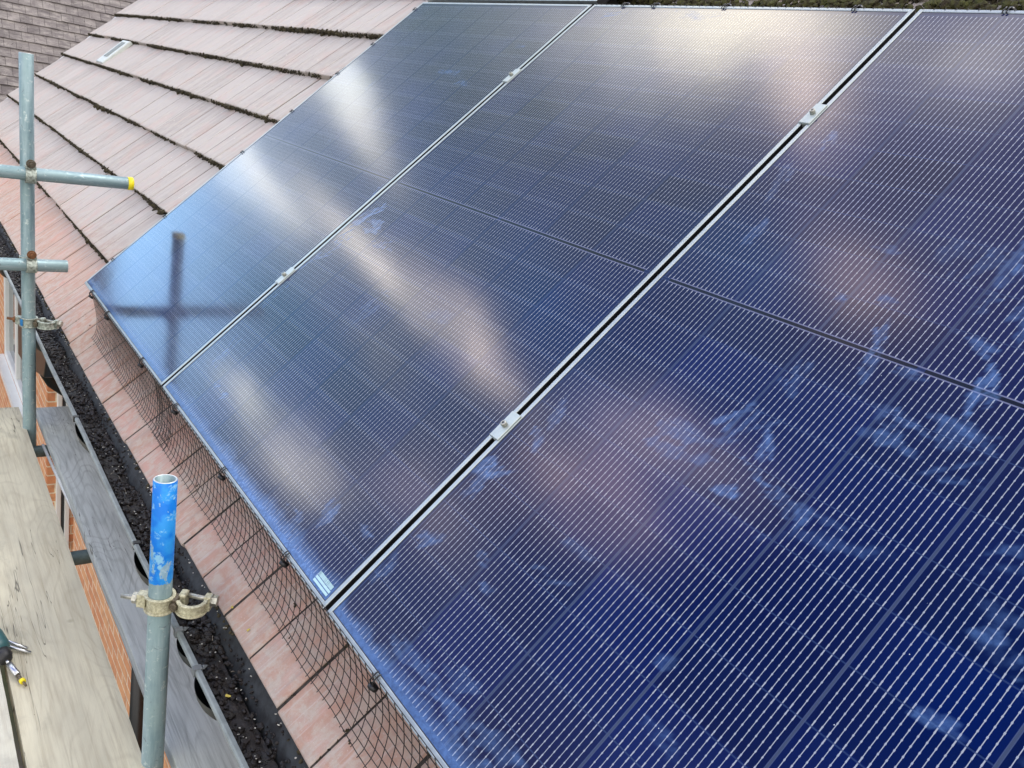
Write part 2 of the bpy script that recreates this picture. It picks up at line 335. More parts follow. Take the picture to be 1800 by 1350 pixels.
    c = N.mix(midside, c, (.12, .13, .22)); c = N.mix(midbar, c, (.002, .003, .008))
    # handling marks: greasy blue-white film
    sm = N.n('ShaderNodeAttribute', attribute_name='smudge').outputs['Fac']
    grain = N.ramp(N.noise(o, 90, 5, .7, .5), .25, .75, .45, 1.0)
    film = N.m('MULTIPLY', sm, grain, clamp=True)
    c = N.mix(film, c, (.13, .27, .60))
    # fine grit
    gr = N.n('ShaderNodeTexVoronoi', {'Vector': o, 'Scale': 55.0, 'Randomness': 1.0}); gd = N.m('LESS_THAN', gr.outputs['Distance'], .045)
    keep = N.m('GREATER_THAN', N.n('ShaderNodeSeparateXYZ', {0: gr.outputs['Color']}).outputs[0], .86)
    c = N.mix(N.m('MULTIPLY', N.m('MULTIPLY', gd, keep), .8), c, (.55, .58, .66))
    cn = N.bump(N.noise(N.scale(o, (1, 1, 1)), 7, 2, .5), .025, .01)
    setp(p, nt, col=c, rough=.55, spec=.0, coat=1.0, coatr=N.m('ADD', .105, N.m('MULTIPLY', film, .30)), coatn=cn, coati=1.42)
    p.inputs['Coat Tint'].default_value = (1, 1, 1, 1)
    return mt
M_PV = mat_pv()

# concrete roof tile
def mat_tile():
    mt, nt, p = newmat('concrete_tile'); N = NT(nt); o = N.obj()     # object space: x along the eave, y up the slope
    a = N.n('ShaderNodeAttribute', attribute_name='tile').outputs['Fac']
    age = N.n('ShaderNodeAttribute', attribute_name='along').outputs['Fac']      # 0 at the exposed front edge, 1 where it tucks under
    streak = N.noise(N.scale(o, (30, 2.2, 8)), 1, 5, .6); streak2 = N.noise(N.scale(o, (120, 6, 8)), 1, 4, .6)
    patch = N.noise(o, 5.5, 4, .6, .4)
    eave = N.ramp(N.n('ShaderNodeSeparateXYZ', {0: o}).outputs[1], .30, -.05); base = N.mix(a, (.365, .325, .300), (.500, .455, .425)); base = N.mix(N.m('MULTIPLY', eave, .92), base, (.46, .275, .205))
    sa = N.m('SUBTRACT', 1.0, N.m('MULTIPLY', eave, .65)); base = N.mix(N.m('MULTIPLY', N.ramp(streak, .38, .66), sa), base, (.465, .435, .41)); base = N.mix(N.m('MULTIPLY', N.ramp(patch, .50, .66), N.m('ADD', .22, N.m('MULTIPLY', eave, .45))), base, (.56, .33, .275))
    base = N.mix(N.m('MULTIPLY', N.ramp(streak2, .52, .70), .45), base, (.58, .54, .51))
    # lichen bloom, strongest near the drip edge
    li = N.m('MULTIPLY', N.ramp(N.noise(o, 26, 6, .7, .3), .42, .62), N.ramp(age, .0, .8, .85, .25))
    base = N.mix(N.m('MULTIPLY', li, .75), base, (.50, .46, .40))
    spk = N.ramp(N.noise(o, 260, 4, .75), .60, .70); base = N.mix(N.m('MULTIPLY', spk, .6), base, (.66, .58, .54))
    spd = N.ramp(N.noise(N.scale(o, (1, 1, 1), (3, 3, 3)), 300, 3, .7), .64, .74); base = N.mix(N.m('MULTIPLY', spd, .45), base, (.20, .13, .12))
    edge = N.m('MULTIPLY', N.ramp(age, .10, .0), N.ramp(N.noise(o, 30, 4, .7), .35, .6)); base = N.mix(N.m('MULTIPLY', edge, .5), base, (.34, .30, .26))
    v = N.n('ShaderNodeTexVoronoi', {'Vector': N.scale(o, (1, 1, 1)), 'Scale': 24.0}); vd = N.m('MULTIPLY', N.m('LESS_THAN', v.outputs['Distance'], .13), N.m('GREATER_THAN', N.n('ShaderNodeSeparateXYZ', {0: v.outputs['Color']}).outputs[1], .90))
    base = N.mix(N.m('MULTIPLY', vd, .6), base, (.66, .63, .56))
    h = N.m('ADD', N.noise(o, 260, 5, .7), N.m('MULTIPLY', N.noise(N.scale(o, (160, 5, 5)), 1, 3), .8))
    base = N.mix(N.m('MULTIPLY', N.ramp(N.noise(N.scale(o, (95, 3.5, 8), (2, 2, 2)), 1, 4, .6), .54, .70), .35), base, (.30, .27, .26))
    setp(p, nt, col=base, rough=.92, spec=.25, normal=N.bump(h, .45, .003))
    return mt
M_TILE = mat_tile()
M_MOSS = mat_simple('moss', (.062, .052, .024), 1.0, 0, 60, .6, .5, dark=(.012, .009, .006))
M_MOSSG = mat_simple('green_moss', (.075, .078, .022), 1.0, 0, 50, .6, .5, dark=(.022, .014, .008))
M_DEBRIS = mat_simple('gutter_silt', (.017, .011, .008), .6, 0, 70, .6, .5, dark=(.003, .002, .002))
M_FELT = mat_simple('eaves_felt', (.034, .040, .044), .65, 0, 28, .5, .5, dark=(.006, .006, .007))
M_GUTTER = mat_simple('weathered_gutter', (.020, .024, .026), .4, 0, 20, .4)
M_LIP = mat_simple('gutter_lip', (.27, .31, .31), .45, 0, 25, .35)

def mat_wood(name, light, dark, grey, rot=0.0, rings=16.0, ringamt=.5):
    mt, nt, p = newmat(name); N = NT(nt); o = N.obj()
    # growth rings: contour lines of a field stretched along the board, so they close into long loops round the knots
    fld = N.noise(N.scale(o, (1.05, 4.2, 4.2), (rot * 3, rot, 0)), 1, 2, .45, .15)
    fr = N.m('FRACT', N.m('MULTIPLY', fld, rings)); ring = N.m('MULTIPLY', N.ramp(N.m('ABSOLUTE', N.m('SUBTRACT', fr, .5)), .0, .22, 1, 0), N.ramp(N.noise(N.scale(o, (2, 9, 9), (3, 1, rot)), 1, 3), .38, .62, .15, 1.0))
    fib = N.noise(N.scale(o, (3.5, 80, 80)), 1, 6, .68); blot = N.noise(N.scale(o, (2, 6, 6)), 1, 5, .6, .5)
    c = N.mix(N.ramp(blot, .3, .7), light, grey)
    c = N.mix(N.m('MULTIPLY', ring, ringamt), c, dark)
    c = N.mix(N.m('MULTIPLY', N.ramp(fib, .44, .68), .50), c, dark); c = N.mix(N.m('MULTIPLY', N.ramp(N.noise(N.scale(o, (1.6, 34, 34), (5, rot, 2)), 1, 5, .65), .50, .70), .35), c, dark)
    stain = N.ramp(N.noise(N.scale(o, (6, 10, 10), (4, 4, 4)), 1, 6, .65, .6), .56, .74); c = N.mix(N.m('MULTIPLY', stain, .45), c, tuple(x*.62 for x in grey))
    speck = N.ramp(N.noise(N.scale(o, (34, 75, 75), (1, 2, 3)), 1, 5, .72), .68, .72); c = N.mix(N.m('MULTIPLY', speck, .7), c, tuple(x*.25 for x in dark))
    # drying checks
    ck = N.noise(N.scale(o, (.9, 26, 1), (rot, 0, 0)), 1, 3, .55, .25)
    crack = N.m('SUBTRACT', 1.0, N.ramp(N.m('ABSOLUTE', N.m('SUBTRACT', ck, .5)), .0, .005)); gate = N.ramp(N.noise(N.scale(o, (1.5, 5, 1), (7, rot, 0)), 1, 2), .53, .57)
    ckm = N.m('MULTIPLY', crack, gate); c = N.mix(N.m('MULTIPLY', ckm, .75), c, (.05, .045, .04))
    v = N.n('ShaderNodeTexVoronoi', {'Vector': N.scale(o, (1, 1.0, 1), (rot, 0, 0)), 'Scale': 7.0, 'Randomness': 1.0}); d = v.outputs['Distance']
    kn = N.m('MULTIPLY', N.ramp(d, .10, .02), N.m('GREATER_THAN', N.n('ShaderNodeSeparateXYZ', {0: v.outputs['Color']}).outputs[0], .80)); c = N.mix(N.m('MULTIPLY', kn, .55), c, tuple(x*.7 for x in dark))
    h = N.m('SUBTRACT', N.m('ADD', fib, N.m('MULTIPLY', ring, .5)), N.m('MULTIPLY', ckm, 2.0))
    setp(p, nt, col=c, rough=.88, spec=.25, normal=N.bump(h, .35, .002))
    return mt
M_WOODL = mat_wood('fresh_scaffold_board', (.67, .63, .47), (.38, .33, .23), (.53, .50, .38), .3, 24.0, .26)
M_WOODL2 = mat_wood('outer_scaffold_board', (.62, .61, .50), (.36, .32, .25), (.53, .52, .45), 1.7, 20.0, .18)
M_WOODG = mat_wood('weathered_scaffold_board', (.60, .645, .62), (.20, .22, .21), (.51, .55, .535), .9, 40.0, .30)

def mat_brick(name, axis):
    mt, nt, p = newmat(name); N = NT(nt); o = N.obj(); s = N.n('ShaderNodeSeparateXYZ', {0: o})
    v = N.n('ShaderNodeCombineXYZ', {0: s.outputs[axis], 1: s.outputs[2], 2: 0.0}).outputs[0]
    b = N.n('ShaderNodeTexBrick', {'Vector': v, 'Color1': (.64, .27, .13, 1), 'Color2': (.74, .40, .20, 1), 'Mortar': (.80, .70, .52, 1), 'Scale': 1.0, 'Mortar Size': .0055, 'Mortar Smooth': .2, 'Bias': -.1, 'Brick Width': .225, 'Row Height': .075})
    c = N.mix(N.m('MULTIPLY', N.ramp(N.noise(o, 14, 5, .7), .45, .7), .5), b.outputs['Color'], (.36, .16, .10)); c = N.mix(N.m('MULTIPLY', N.ramp(N.noise(o, 90, 4, .7), .55, .7), .35), c, (.66, .42, .24))
    setp(p, nt, col=c, rough=.9, spec=.2, normal=N.bump(N.m('SUBTRACT', N.noise(o, 120, 4), N.m('MULTIPLY', b.outputs['Fac'], 1.5)), .5, .006))
    return mt
M_BRICKX = mat_brick('brick_wall_front', 0); M_BRICKY = mat_brick('brick_wall_side', 1)
M_UPVC = mat_simple('white_window_frame', (.80, .82, .80), .3, 0, 6, .06)
def mat_pane():
    mt, nt, p = newmat('window_pane'); setp(p, nt, col=(.05, .07, .08), rough=.04, spec=.6); return mt
M_PANE = mat_pane()
def mat_oldroof():
    mt, nt, p = newmat('neighbour_plain_tile'); N = NT(nt); o = N.obj(); a = N.n('ShaderNodeAttribute', attribute_name='tile').outputs['Fac']
    c = N.mix(a, (.125, .112, .112), (.205, .185, .180)); c = N.mix(N.ramp(N.noise(N.scale(o, (22, 5, 5)), 1, 5, .7), .4, .7), c, (.30, .275, .26)); c = N.mix(N.m('MULTIPLY', N.ramp(N.noise(o, 9, 5, .7), .5, .7), .6), c, (.115, .10, .105))
    setp(p, nt, col=c, rough=.95, spec=.15, normal=N.bump(N.noise(o, 60, 4), .4, .01)); return mt
M_OLDROOF = mat_oldroof()
def mat_ground():
    mt, nt, p = newmat('garden_ground'); N = NT(nt); o = N.obj()
    c = N.mix(N.ramp(N.noise(o, .35, 5, .6), .4, .6), (.045, .065, .025), (.10, .095, .085)); c = N.mix(N.ramp(N.noise(o, 9, 6, .7), .45, .7), c, (.07, .085, .04))
    setp(p, nt, col=c, rough=.95); return mt

# ------------------------------------------------------------------ roof frame: x along the eave, y up the slope, z off the surface
RM = Matrix.Rotation(R(45), 4, 'X')
def rp(u, v, n=0.0): return RM @ Vector((u, v, n))

# ground
g = MB(); g.add([(-150, -150, 0), (150, -150, 0), (150, 150, 0), (-150, 150, 0)], [(0, 1, 2, 3)])
go = g.obj('ground', mat_ground(), loc=(0, 0, -5.6)); go['kind'] = 'structure'

# ------------------------------------------------------------------ the house: walls, windows, roof, gutter
house = empty('brick_house', (0, .28, -5.6), 'orange brick house with pale pink concrete tile roof under the solar panels', 'house')
H = Vector((0, .28, -5.6))
def child(mb, name, mat, parent=house, org=H, bevel=0):
    o = mb.obj(name, mat, None, (0, 0, 0), bevel)
    o.parent = parent
    if parent is house: o.location = -H
    return o
WY = .28
mbw = MB()
mbw.box((-1.75, WY, -5.55), (6.0, WY + 4.5, -.22))            # main block on the camera side
mbw.box((-6.45, WY, -5.55), (-2.86, WY + .9, -2.12))          # projecting far block below its window
mbw.box((-6.45, WY, -2.12), (-5.22, WY + .9, -.22)); mbw.box((-3.55, WY, -2.12), (-2.863, WY + .9, -.22))
w1 = child(mbw, 'wall', M_BRICKX)
mbs = MB(); mbs.box((-2.860, WY + .004, -5.55), (-2.845, WY + .062, -.22)); mbs.box((-2.860, WY + .155, -5.55), (-2.845, WY + .21, -.22))
mbs.box((-6.45, WY + .9, -5.55), (-1.75, WY + 4.5, -.22))
w2 = child(mbs, 'wall', M_BRICKY)
# window in the far block
def window(x0, x1, z0, z1, y, side=False, t=.07):
    f = MB()
    def bx(a0, a1, b0, b1, d0, d1):
        if side: f.box((y + d0, a0, b0), (y + d1, a1, b1))
        else: f.box((a0, y + d0, b0), (a1, y + d1, b1))
    D0, D1 = (-.05, .03) if side else (-.03, .05)
    bx(x0, x0 + t, z0, z1, D0, D1); bx(x1 - t, x1, z0, z1, D0, D1); bx(x0 + t, x1 - t, z0, z0 + t, D0, D1); bx(x0 + t, x1 - t, z1 - t, z1, D0, D1)
    mid = (x0 + x1) / 2
    if x1 - x0 > .6: bx(mid - .04, mid + .04, z0 + t, z1 - t, D0, D1)
    fo = child(f, 'window', M_UPVC, bevel=.006)
    g_ = MB(); 
    if side: g_.box((y - .01, x0 + t, z0 + t), (y + .005, x1 - t, z1 - t))
    else: g_.box((x0 + t, y + .005, z0 + t), (x1 - t, y + .02, z1 - t))
    child(g_, 'pane', M_PANE, fo)
    s_ = MB()
    if side: s_.box((y + .03, x0 - .04, z0 - .05), (y + .09, x1 + .04, z0 - .004))
    else: s_.box((x0 - .03, y - .10, z0 - .05), (x1 + .03, y - .032, z0 + .004))
    child(s_, 'sill', M_UPVC, fo)
    return fo
window(-5.20, -3.57, -2.10, -.30, WY)
window(WY + .062, WY + .155, -3.6, -.30, -2.85, True, .034)
window(WY + .21, WY + .85, -3.6, -.30, -2.85, True)
# fascia and soffit
mf = MB(); mf.box((-6.5, .012, -.50), (4.6, .030, -.30)); child(mf, 'fascia', M_BLACK)
ms = MB(); ms.box((-6.5, .031, -.50), (4.6, WY, -.485)); child(ms, 'soffit', M_UPVC)

# tiles
NT0 = -.150; GAU = .3413; V0 = -.213; TW = .3225; STEP = .028
COURSES = [V0] + [.108 + GAU * k for k in range(0, 15)]
T = MB(); JF = MB(); tid = []; talong = []
rng = random.Random(3)
URIGHT = 4.9
for ci, v0 in enumerate(COURSES):
    v1 = COURSES[ci + 1] if ci + 1 < len(COURSES) else v0 + GAU
    off = (1.905 if ci % 2 == 0 else 1.905 + TW / 2)
    k0 = math.floor((-6.62 - off) / TW)
    u = off + k0 * TW
    while u < URIGHT:
        tcol = rng.random(); jit = rng.uniform(-.0018, .0018); vj = rng.uniform(-.004, .003)
        for h in (0, 1):
            ua = u + h * TW / 2; ub = ua + TW / 2
            if ua < -6.60: continue
            ga, gb = (.0042, .0028) if h == 0 else (.0028, .0042)
            ua += ga; ub -= gb
            nf = NT0 + jit; nb = NT0 - STEP + jit; th = .026; c = .0035
            V = []; al = []
            ve = v1 + .02
            for (vv_, nn_, a_) in ((v0 + vj, nf - th, 0), (v0 + vj, nf - c, 0), (v0 + vj + c, nf, .02), (v0 + .11, nf - STEP*.32, .33), (ve, nb - .0012, 1), (ve, nb - .02, 1)):
                e = c if nn_ in (nf, nf - STEP*.32, nb - .0012) else 0
                V += [(ua, vv_, nn_ - (c*.6 if e else 0)), (ua + .004, vv_, nn_), (ub - .004, vv_, nn_), (ub, vv_, nn_ - (c*.6 if e else 0))]; al += [a_] * 4
            F = [(4*i + k, 4*i + k + 1, 4*i + 5 + k, 4*i + 4 + k) for i in range(5) for k in range(3)]
            F += [(0, 4, 8, 12, 16, 20), (3, 23, 19, 15, 11, 7)]
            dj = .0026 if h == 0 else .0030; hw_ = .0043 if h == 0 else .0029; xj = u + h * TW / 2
            JF.add([(xj - hw_, v0 + vj + .002, nf - dj), (xj + hw_, v0 + vj + .002, nf - dj), (xj + hw_, v1 + .02, nb - dj), (xj - hw_, v1 + .02, nb - dj)], [(0, 1, 2, 3)])
            T.add(V, F); tid += [tcol] * len(V); talong += al
        u += TW
# a backing sheet so nothing shows through the joints, and the ridge line
def roofpart(mb, name, mat, parent=None, **k):
    o = mb.obj(name, mat, None, **k); o.parent = parent or house
    if parent is None: o.matrix_local = Matrix.Translation(-H) @ RM
    return o
roof = roofpart(T, 'roof', M_TILE)
for nm, arr in (('tile', tid), ('along', talong)):
    a = roof.data.attributes.new(nm, 'FLOAT', 'POINT'); a.data.foreach_set('value', arr)
roofpart(JF, 'joint_fill', mat_simple('joint_fill', (.060, .050, .042), 1.0, 0, 40, .75), roof)  # dark strips filling the tile joints just below the surface
bs = MB(); bs.box((-6.58, V0 + .02, -.26), (URIGHT, 5.3, -.205)); roofpart(bs, 'roof_felt', M_DEBRIS, roof)
# rear slope
rs = MB(); yr, zr = rp(0, 5.26, -.16).y, rp(0, 5.26, -.16).z
rs.add([(-6.6, yr, zr), (URIGHT, yr, zr), (URIGHT, yr + 3.7, zr - 3.7), (-6.6, yr + 3.7, zr - 3.7), (-6.6, yr, zr - .05), (URIGHT, yr, zr - .05), (URIGHT, yr + 3.7, zr - 3.75), (-6.6, yr + 3.7, zr - 3.75)],
       [(0,1,2,3), (7,6,5,4), (0,4,5,1), (1,5,6,2), (2,6,7,3), (3,7,4,0)]); child(rs, 'rear_roof', M_OLDROOF)
# bargeboard at the far verge
vb = MB(); vb.box((-6.62, V0 + .03, -.36), (-6.59, 5.3, -.19)); roofpart(vb, 'bargeboard', M_UPVC, roof)

# clumps of moss / silt: many small irregular lumps in one mesh
ICO = None
def ico():
    global ICO
    if ICO is None:
        bm = bmesh.new(); bmesh.ops.create_icosphere(bm, subdivisions=1, radius=1); bm.verts.ensure_lookup_table()
        ICO = (np.array([v.co[:] for v in bm.verts]), [tuple(v.index for v in f.verts) for f in bm.faces]); bm.free()
    return ICO
def lumps(mb, items, seed=1):
    V0_, F0 = ico(); rg = np.random.default_rng(seed)
    for (p, r, sq) in items:
        A = V0_ * (1 + rg.uniform(-.35, .35, (len(V0_), 1))) * np.array(r if hasattr(r, '__len__') else (r, r, r * sq))
        t = rg.uniform(0, 6.28); c_, s_ = math.cos(t), math.sin(t); A = A @ np.array([[c_, s_, 0], [-s_, c_, 0], [0, 0, 1]])
        mb.add((A + np.array(p)).tolist(), F0)
rg = random.Random(11)
mo = []
from mathutils import noise as mn
for ci, v in enumerate(COURSES[1:9]):
    u = -6.55
    while u < 4.3:
        d = mn.noise(Vector((u * 2.2, v * 7, 0))) + .5 * mn.noise(Vector((u * 9, v * 5, 3)))
        dens = max(0.15, min(1.4, .62 + d))
        hidden = (0.03 < u < 3.4 and .05 < v < 1.8)
        if not hidden and d > -.42:
            for q in range(2):
                r = rg.uniform(.0045, .0085) * (.6 + .7 * dens)
                big = rg.random() < .02 * dens
                if big: r *= 1.9
                mo.append(((u + rg.uniform(-.006, .006), v - rg.uniform(-.001, .006) * (1 + dens) - (r*.4 if big else 0), NT0 - rg.uniform(.003, .027)), r, .8))
        u += .010
mm = MB(); lumps(mm, mo, 5)
mobj = roofpart(mm, 'moss', M_MOSS, roof); mobj['kind'] = 'stuff'
# the thick green moss cushions on the course above the panels
mo = []
for k in range(2600):
    u = rg.uniform(.93, 4.3); e = mn.noise(Vector((u * 3.1, 0, 5))) * .5 + .5
    v = 2.132 - abs(rg.gauss(0, .014)) - .022 * e if rg.random() < .5 else 2.14 + rg.uniform(0, .16)
    mo.append(((u, v, NT0 - (0.022 if v < 2.14 else -.004) + rg.uniform(0, .022)), rg.uniform(.006, .013), .7))
mg = MB(); lumps(mg, mo, 6); mobj2 = roofpart(mg, 'green_moss', M_MOSSG, roof); mobj2['kind'] = 'stuff'
# tiny moss tufts on joints near the eave
mo = []
for (u, v) in ((1.41, -.105), (1.43, -.12), (1.447, -.128), (2.04, -.075), (2.10, -.118), (2.385, -.125), (2.41, -.13), (.33, -.17), (.95, -.15), (-.05, -.11), (1.10, -.17)):
    for k in range(4): mo.append(((u + rg.uniform(-.004, .004), v + rg.uniform(-.004, .004), NT0 - .009), rg.uniform(.002, .0035), .8))
for k in range(1500):   # crumbs of moss hanging off the drip edge, thicker further away
    u = rg.uniform(-3.5, 3.6); e = mn.noise(Vector((u * 4, 9, 5)))
    if e + .25 - .22 * u * .35 > rg.random() * .9: mo.append(((u, V0 - rg.uniform(-.001, .010), NT0 - rg.uniform(.0, .024)), rg.uniform(.0025, .0062), .8))
for k in range(520):   # moss threads packed in the joints of the eaves course
    j = rg.randrange(-14, 18); u = 1.905 + j * TW / 2 + rg.uniform(-.0012, .0012); v = rg.uniform(V0 + .004, .09)
    if mn.noise(Vector((u * 5, v * 14, 2))) > -.15: mo.append(((u, v, NT0 - .004 - (v - V0) * .082), (rg.uniform(.0012, .0022), rg.uniform(.004, .009), .002), 1))
for k in range(900):   # and in the joints higher up beside the array
    ci = rg.randrange(0, 7); v0 = COURSES[ci]; j = rg.randrange(-52, -11); u = 1.905 + (ci % 2) * TW/2 + j * TW + rg.uniform(-.001, .001); v = v0 + rg.uniform(0, GAU)
    if mn.noise(Vector((u * 3, v * 9, 7))) > .05: mo.append(((u, v, NT0 - .005 - (v - v0) * .082), (.0018, rg.uniform(.006, .014), .002), 1))
mt_ = MB(); lumps(mt_, mo, 9); o_ = roofpart(mt_, 'joint_moss', M_MOSS, roof); o_['kind'] = 'stuff'

# plastic roof vent tile
M_VENT = mat_simple('vent_plastic', (.56, .60, .57), .5, 0, 30, .12); M_SLOT = mat_simple('vent_slot', (.24, .27, .25), .6, 0, 200, .4)
ve = MB(); ve.bevbox((-4.86, 1.150, -.172), (-4.60, 1.455, -.140), .006)
vo = roofpart(ve, 'roof_vent', M_VENT, roof)
vs = MB(); vs.bevbox((-4.795, 1.225, -.141), (-4.665, 1.425, -.1365), .002); roofpart(vs, 'vent_slot', M_SLOT, vo)

# eaves felt strip drooping into the gutter
fe = MB(); nseg = 130; V = []
prof = [(-.020, -.255), (-.032, -.280), (-.042, -.300), (-.053, -.326), (-.055, -.350)]
for i in range(nseg + 1):
    x = -6.5 + i * 11.2 / nseg; w = mn.noise(Vector((x * 3.2, 0, 0))) * .006
    for j, (y, z) in enumerate(prof): V.append((x, y - w * j * .5, z + w * .7 * (j > 1) + mn.noise(Vector((x * 8, j, 1))) * .0025))
n_ = len(prof); fe.add(V, [(i*n_+j, (i+1)*n_+j, (i+1)*n_+j+1, i*n_+j+1) for i in range(nseg) for j in range(n_-1)], True)
child(fe, 'eaves_felt', M_FELT)

# gutter: half-round channel with a broad flat front lip
GY, GZ, GR = -.063, -.302, .056
gu = MB(); V = []; ns = 150
sec = [(GY + GR * math.cos(a), GZ + GR * math.sin(a)) for a in [R(0 - 180 * k / 12) for k in range(13)]]
sec_o = [(GY + (GR + .003) * math.cos(a), GZ + (GR + .003) * math.sin(a)) for a in [R(-180 + 180 * k / 12) for k in range(13)]]
prof = sec + sec_o
for i in range(ns + 1):
    x = -6.5 + i * 11.1 / ns; w = mn.noise(Vector((x * 1.1, 4, 0))) * .007
    for (y, z) in prof: V.append((x, y + w * (1 if y < GY else .2), z))
n_ = len(prof); gu.add(V, [(i*n_+j, (i+1)*n_+j, (i+1)*n_+(j+1) % n_, i*n_+(j+1) % n_) for i in range(ns) for j in range(n_)], True)
gobj = child(gu, 'gutter', M_GUTTER)
gl = MB(); V = []
lp = [(-.003, -.004), (-.003, .003), (-.0115, .0045), (-.0145, .000), (-.0145, -.007)]
for i in range(ns + 1):
    x = -6.5 + i * 11.1 / ns; w = mn.noise(Vector((x * 1.1, 4, 0))) * .007
    for (a, b) in lp: V.append((x, GY - GR + w + a + .002, GZ + b))
n_ = len(lp); gl.add(V, [(i*n_+j, (i+1)*n_+j, (i+1)*n_+(j+1) % n_, i*n_+(j+1) % n_) for i in range(ns) for j in range(n_)], False)
child(gl, 'gutter_lip', M_LIP, gobj)
# gutter unions and brackets: deeper black half-round straps that bulge out beyond the lip
def bulge(x0, x1, d):
    b = MB(); V = []; n1, n2 = 14, 12
    for i in range(n1 + 1):
        t = i / n1; x = x0 + (x1 - x0) * t; k = math.sin(math.pi * t) ** .6 if 0 < t < 1 else 0
        rr = GR + .001 + d * k
        for j in range(n2 + 1):
            a = R(-176 + 150 * j / n2); V.append((x, GY + rr * math.cos(a), GZ - .008 + rr * .9 * math.sin(a)))
    b.add(V, [(i*(n2+1)+j, (i+1)*(n2+1)+j, (i+1)*(n2+1)+j+1, i*(n2+1)+j+1) for i in range(n1) for j in range(n2)], True)
    bo = child(b, 'gutter_union', M_GUTTER, gobj)
    c = MB(); c.box((x0 - .006, GY - GR - .015, GZ - .014), (x0 + .010, GY - GR + .004, GZ + .006)); c.add([(x0 - .008, GY - GR + .004, GZ), (x0 + .012, GY - GR + .004, GZ), (x0 + .002, GY - GR + .020, GZ + .004), (x0 + .002, GY - GR + .006, GZ + .008)], [(0, 1, 2), (0, 3, 1), (1, 3, 2), (0, 2, 3)])
    child(c, 'gutter_clip', M_CLIPG if x0 > 1.8 else M_BLACK, bo, bevel=.002)
for x0, x1, d in ((.62, .84, .020), (1.47, 1.64, .025), (1.86, 1.955, .018), (2.0, 2.125, .023), (-.42, -.2, .03), (-1.6, -1.4, .03)): bulge(x0, x1, d)
# hopper and downpipe at the recess (black)
ho = MB(); hp_ = [(-.98, -.345), (-.10, -.345), (-.17, -.455), (-.80, -.615), (-.98, -.63)]
ho.add([(x, -.112, z) for x, z in hp_] + [(x, .008, z) for x, z in hp_], [(4, 3, 2, 1, 0), (5, 6, 7, 8, 9)] + [(k, (k + 1) % 5, 5 + (k + 1) % 5, 5 + k) for k in range(5)])
ho.tube([(-.90, -.05, -.60), (-.90, .03, -.75), (-.90, .225, -.92), (-.90, .225, -1.1)], .034, 18)
child(ho, 'gutter_outlet', M_BLACK, gobj, bevel=.008)
dp = MB(); dp.tube([(.205, .225, -.55), (.205, .225, -5.5)], .034, 20); child(dp, 'downpipe', M_BLACK)

# silt, leaves and moss lying in the gutter
sl = MB(); V = []; nx, ny = 1100, 9
for i in range(nx + 1):
    x = -6.4 + i * 10.9 / nx
    for j in range(ny + 1):
        y = -.115 + .060 * j / ny
        hgt = -.322 + .006 * mn.noise(Vector((x * 6, y * 30, 0))) + .004 * mn.noise(Vector((x * 40, y * 50, 0))) - (.012 if j in (0, ny) else 0)
        V.append((x, y, hgt))
n_ = ny + 1; sl.add(V, [(i*n_+j, (i+1)*n_+j, (i+1)*n_+j+1, i*n_+j+1) for i in range(nx) for j in range(ny)])
it = []
for k in range(11500):
    x = 4.2 - 7.2 * rg.random() ** 1.1; y = rg.uniform(-.112, -.050) if rg.random() < .8 else rg.gauss(-.056, .006); r = rg.choice((.0018, .0028, .0045, .007)) * rg.uniform(.7, 1.3)
    pile = mn.noise(Vector((x * 4.5, y * 22, 8)))
    if pile < -.12 and rg.random() < .85: continue
    it.append(((x, y, -.322 + .006 * mn.noise(Vector((x * 6, y * 30, 0))) + max(0, pile) * .010 + r * .4), r, .7))
for k in range(2600):
    x = 4.0 - 7.0 * rg.random(); t = rg.random(); y = -.054 + .018 * t; z = -.326 + .040 * t ** .8
    if mn.noise(Vector((x * 7, t * 2, 4))) + .12 - t * .35 > 0: it.append(((x, y, z), rg.uniform(.0018, .0045), .8))
lumps(sl, it, 12)
so_ = sl.obj('gutter_debris', M_DEBRIS); tagt(so_, 'black crumbly silt and rotted leaves filling the gutter', 'debris', kind='stuff')
tw_ = MB()
for k in range(46):
    x = 3.6 - 5 * rg.random(); y = rg.uniform(-.108, -.060); a = rg.uniform(0, 3.14); L_ = rg.uniform(.008, .026); p0 = Vector((x, y, -.312)); dd = Vector((math.cos(a), math.sin(a) * .6, rg.uniform(-.1, .15))) * L_
    tw_.tube([p0, p0 + dd * .5 + Vector((0, 0, .002)), p0 + dd], .0007, 5)
tagt(tw_.obj('twig_litter', mat_simple('dry_twig', (.34, .30, .24), .9, 0, 90, .5)), 'dry twigs and bleached stalks strewn on the gutter silt', 'litter', kind='stuff')
chip = MB(); it = []
for k in range(420):
    x = 3.9 - 6.2 * rg.random(); y = rg.uniform(-.112, -.05) if rg.random() < .7 else rg.uniform(-.052, -.044); it.append(((x, y, -.314 if y < -.055 else -.262), (rg.uniform(.0012, .003), rg.uniform(.0012, .0028), .001), 1))
lumps(chip, it, 15)
co_ = chip.obj('lichen_flakes', mat_simple('pale_flake', (.55, .54, .48), .8, 0, 90, .5)); tagt(co_, 'small pale flakes of lichen and grit scattered over the black gutter silt', 'grit', kind='stuff')

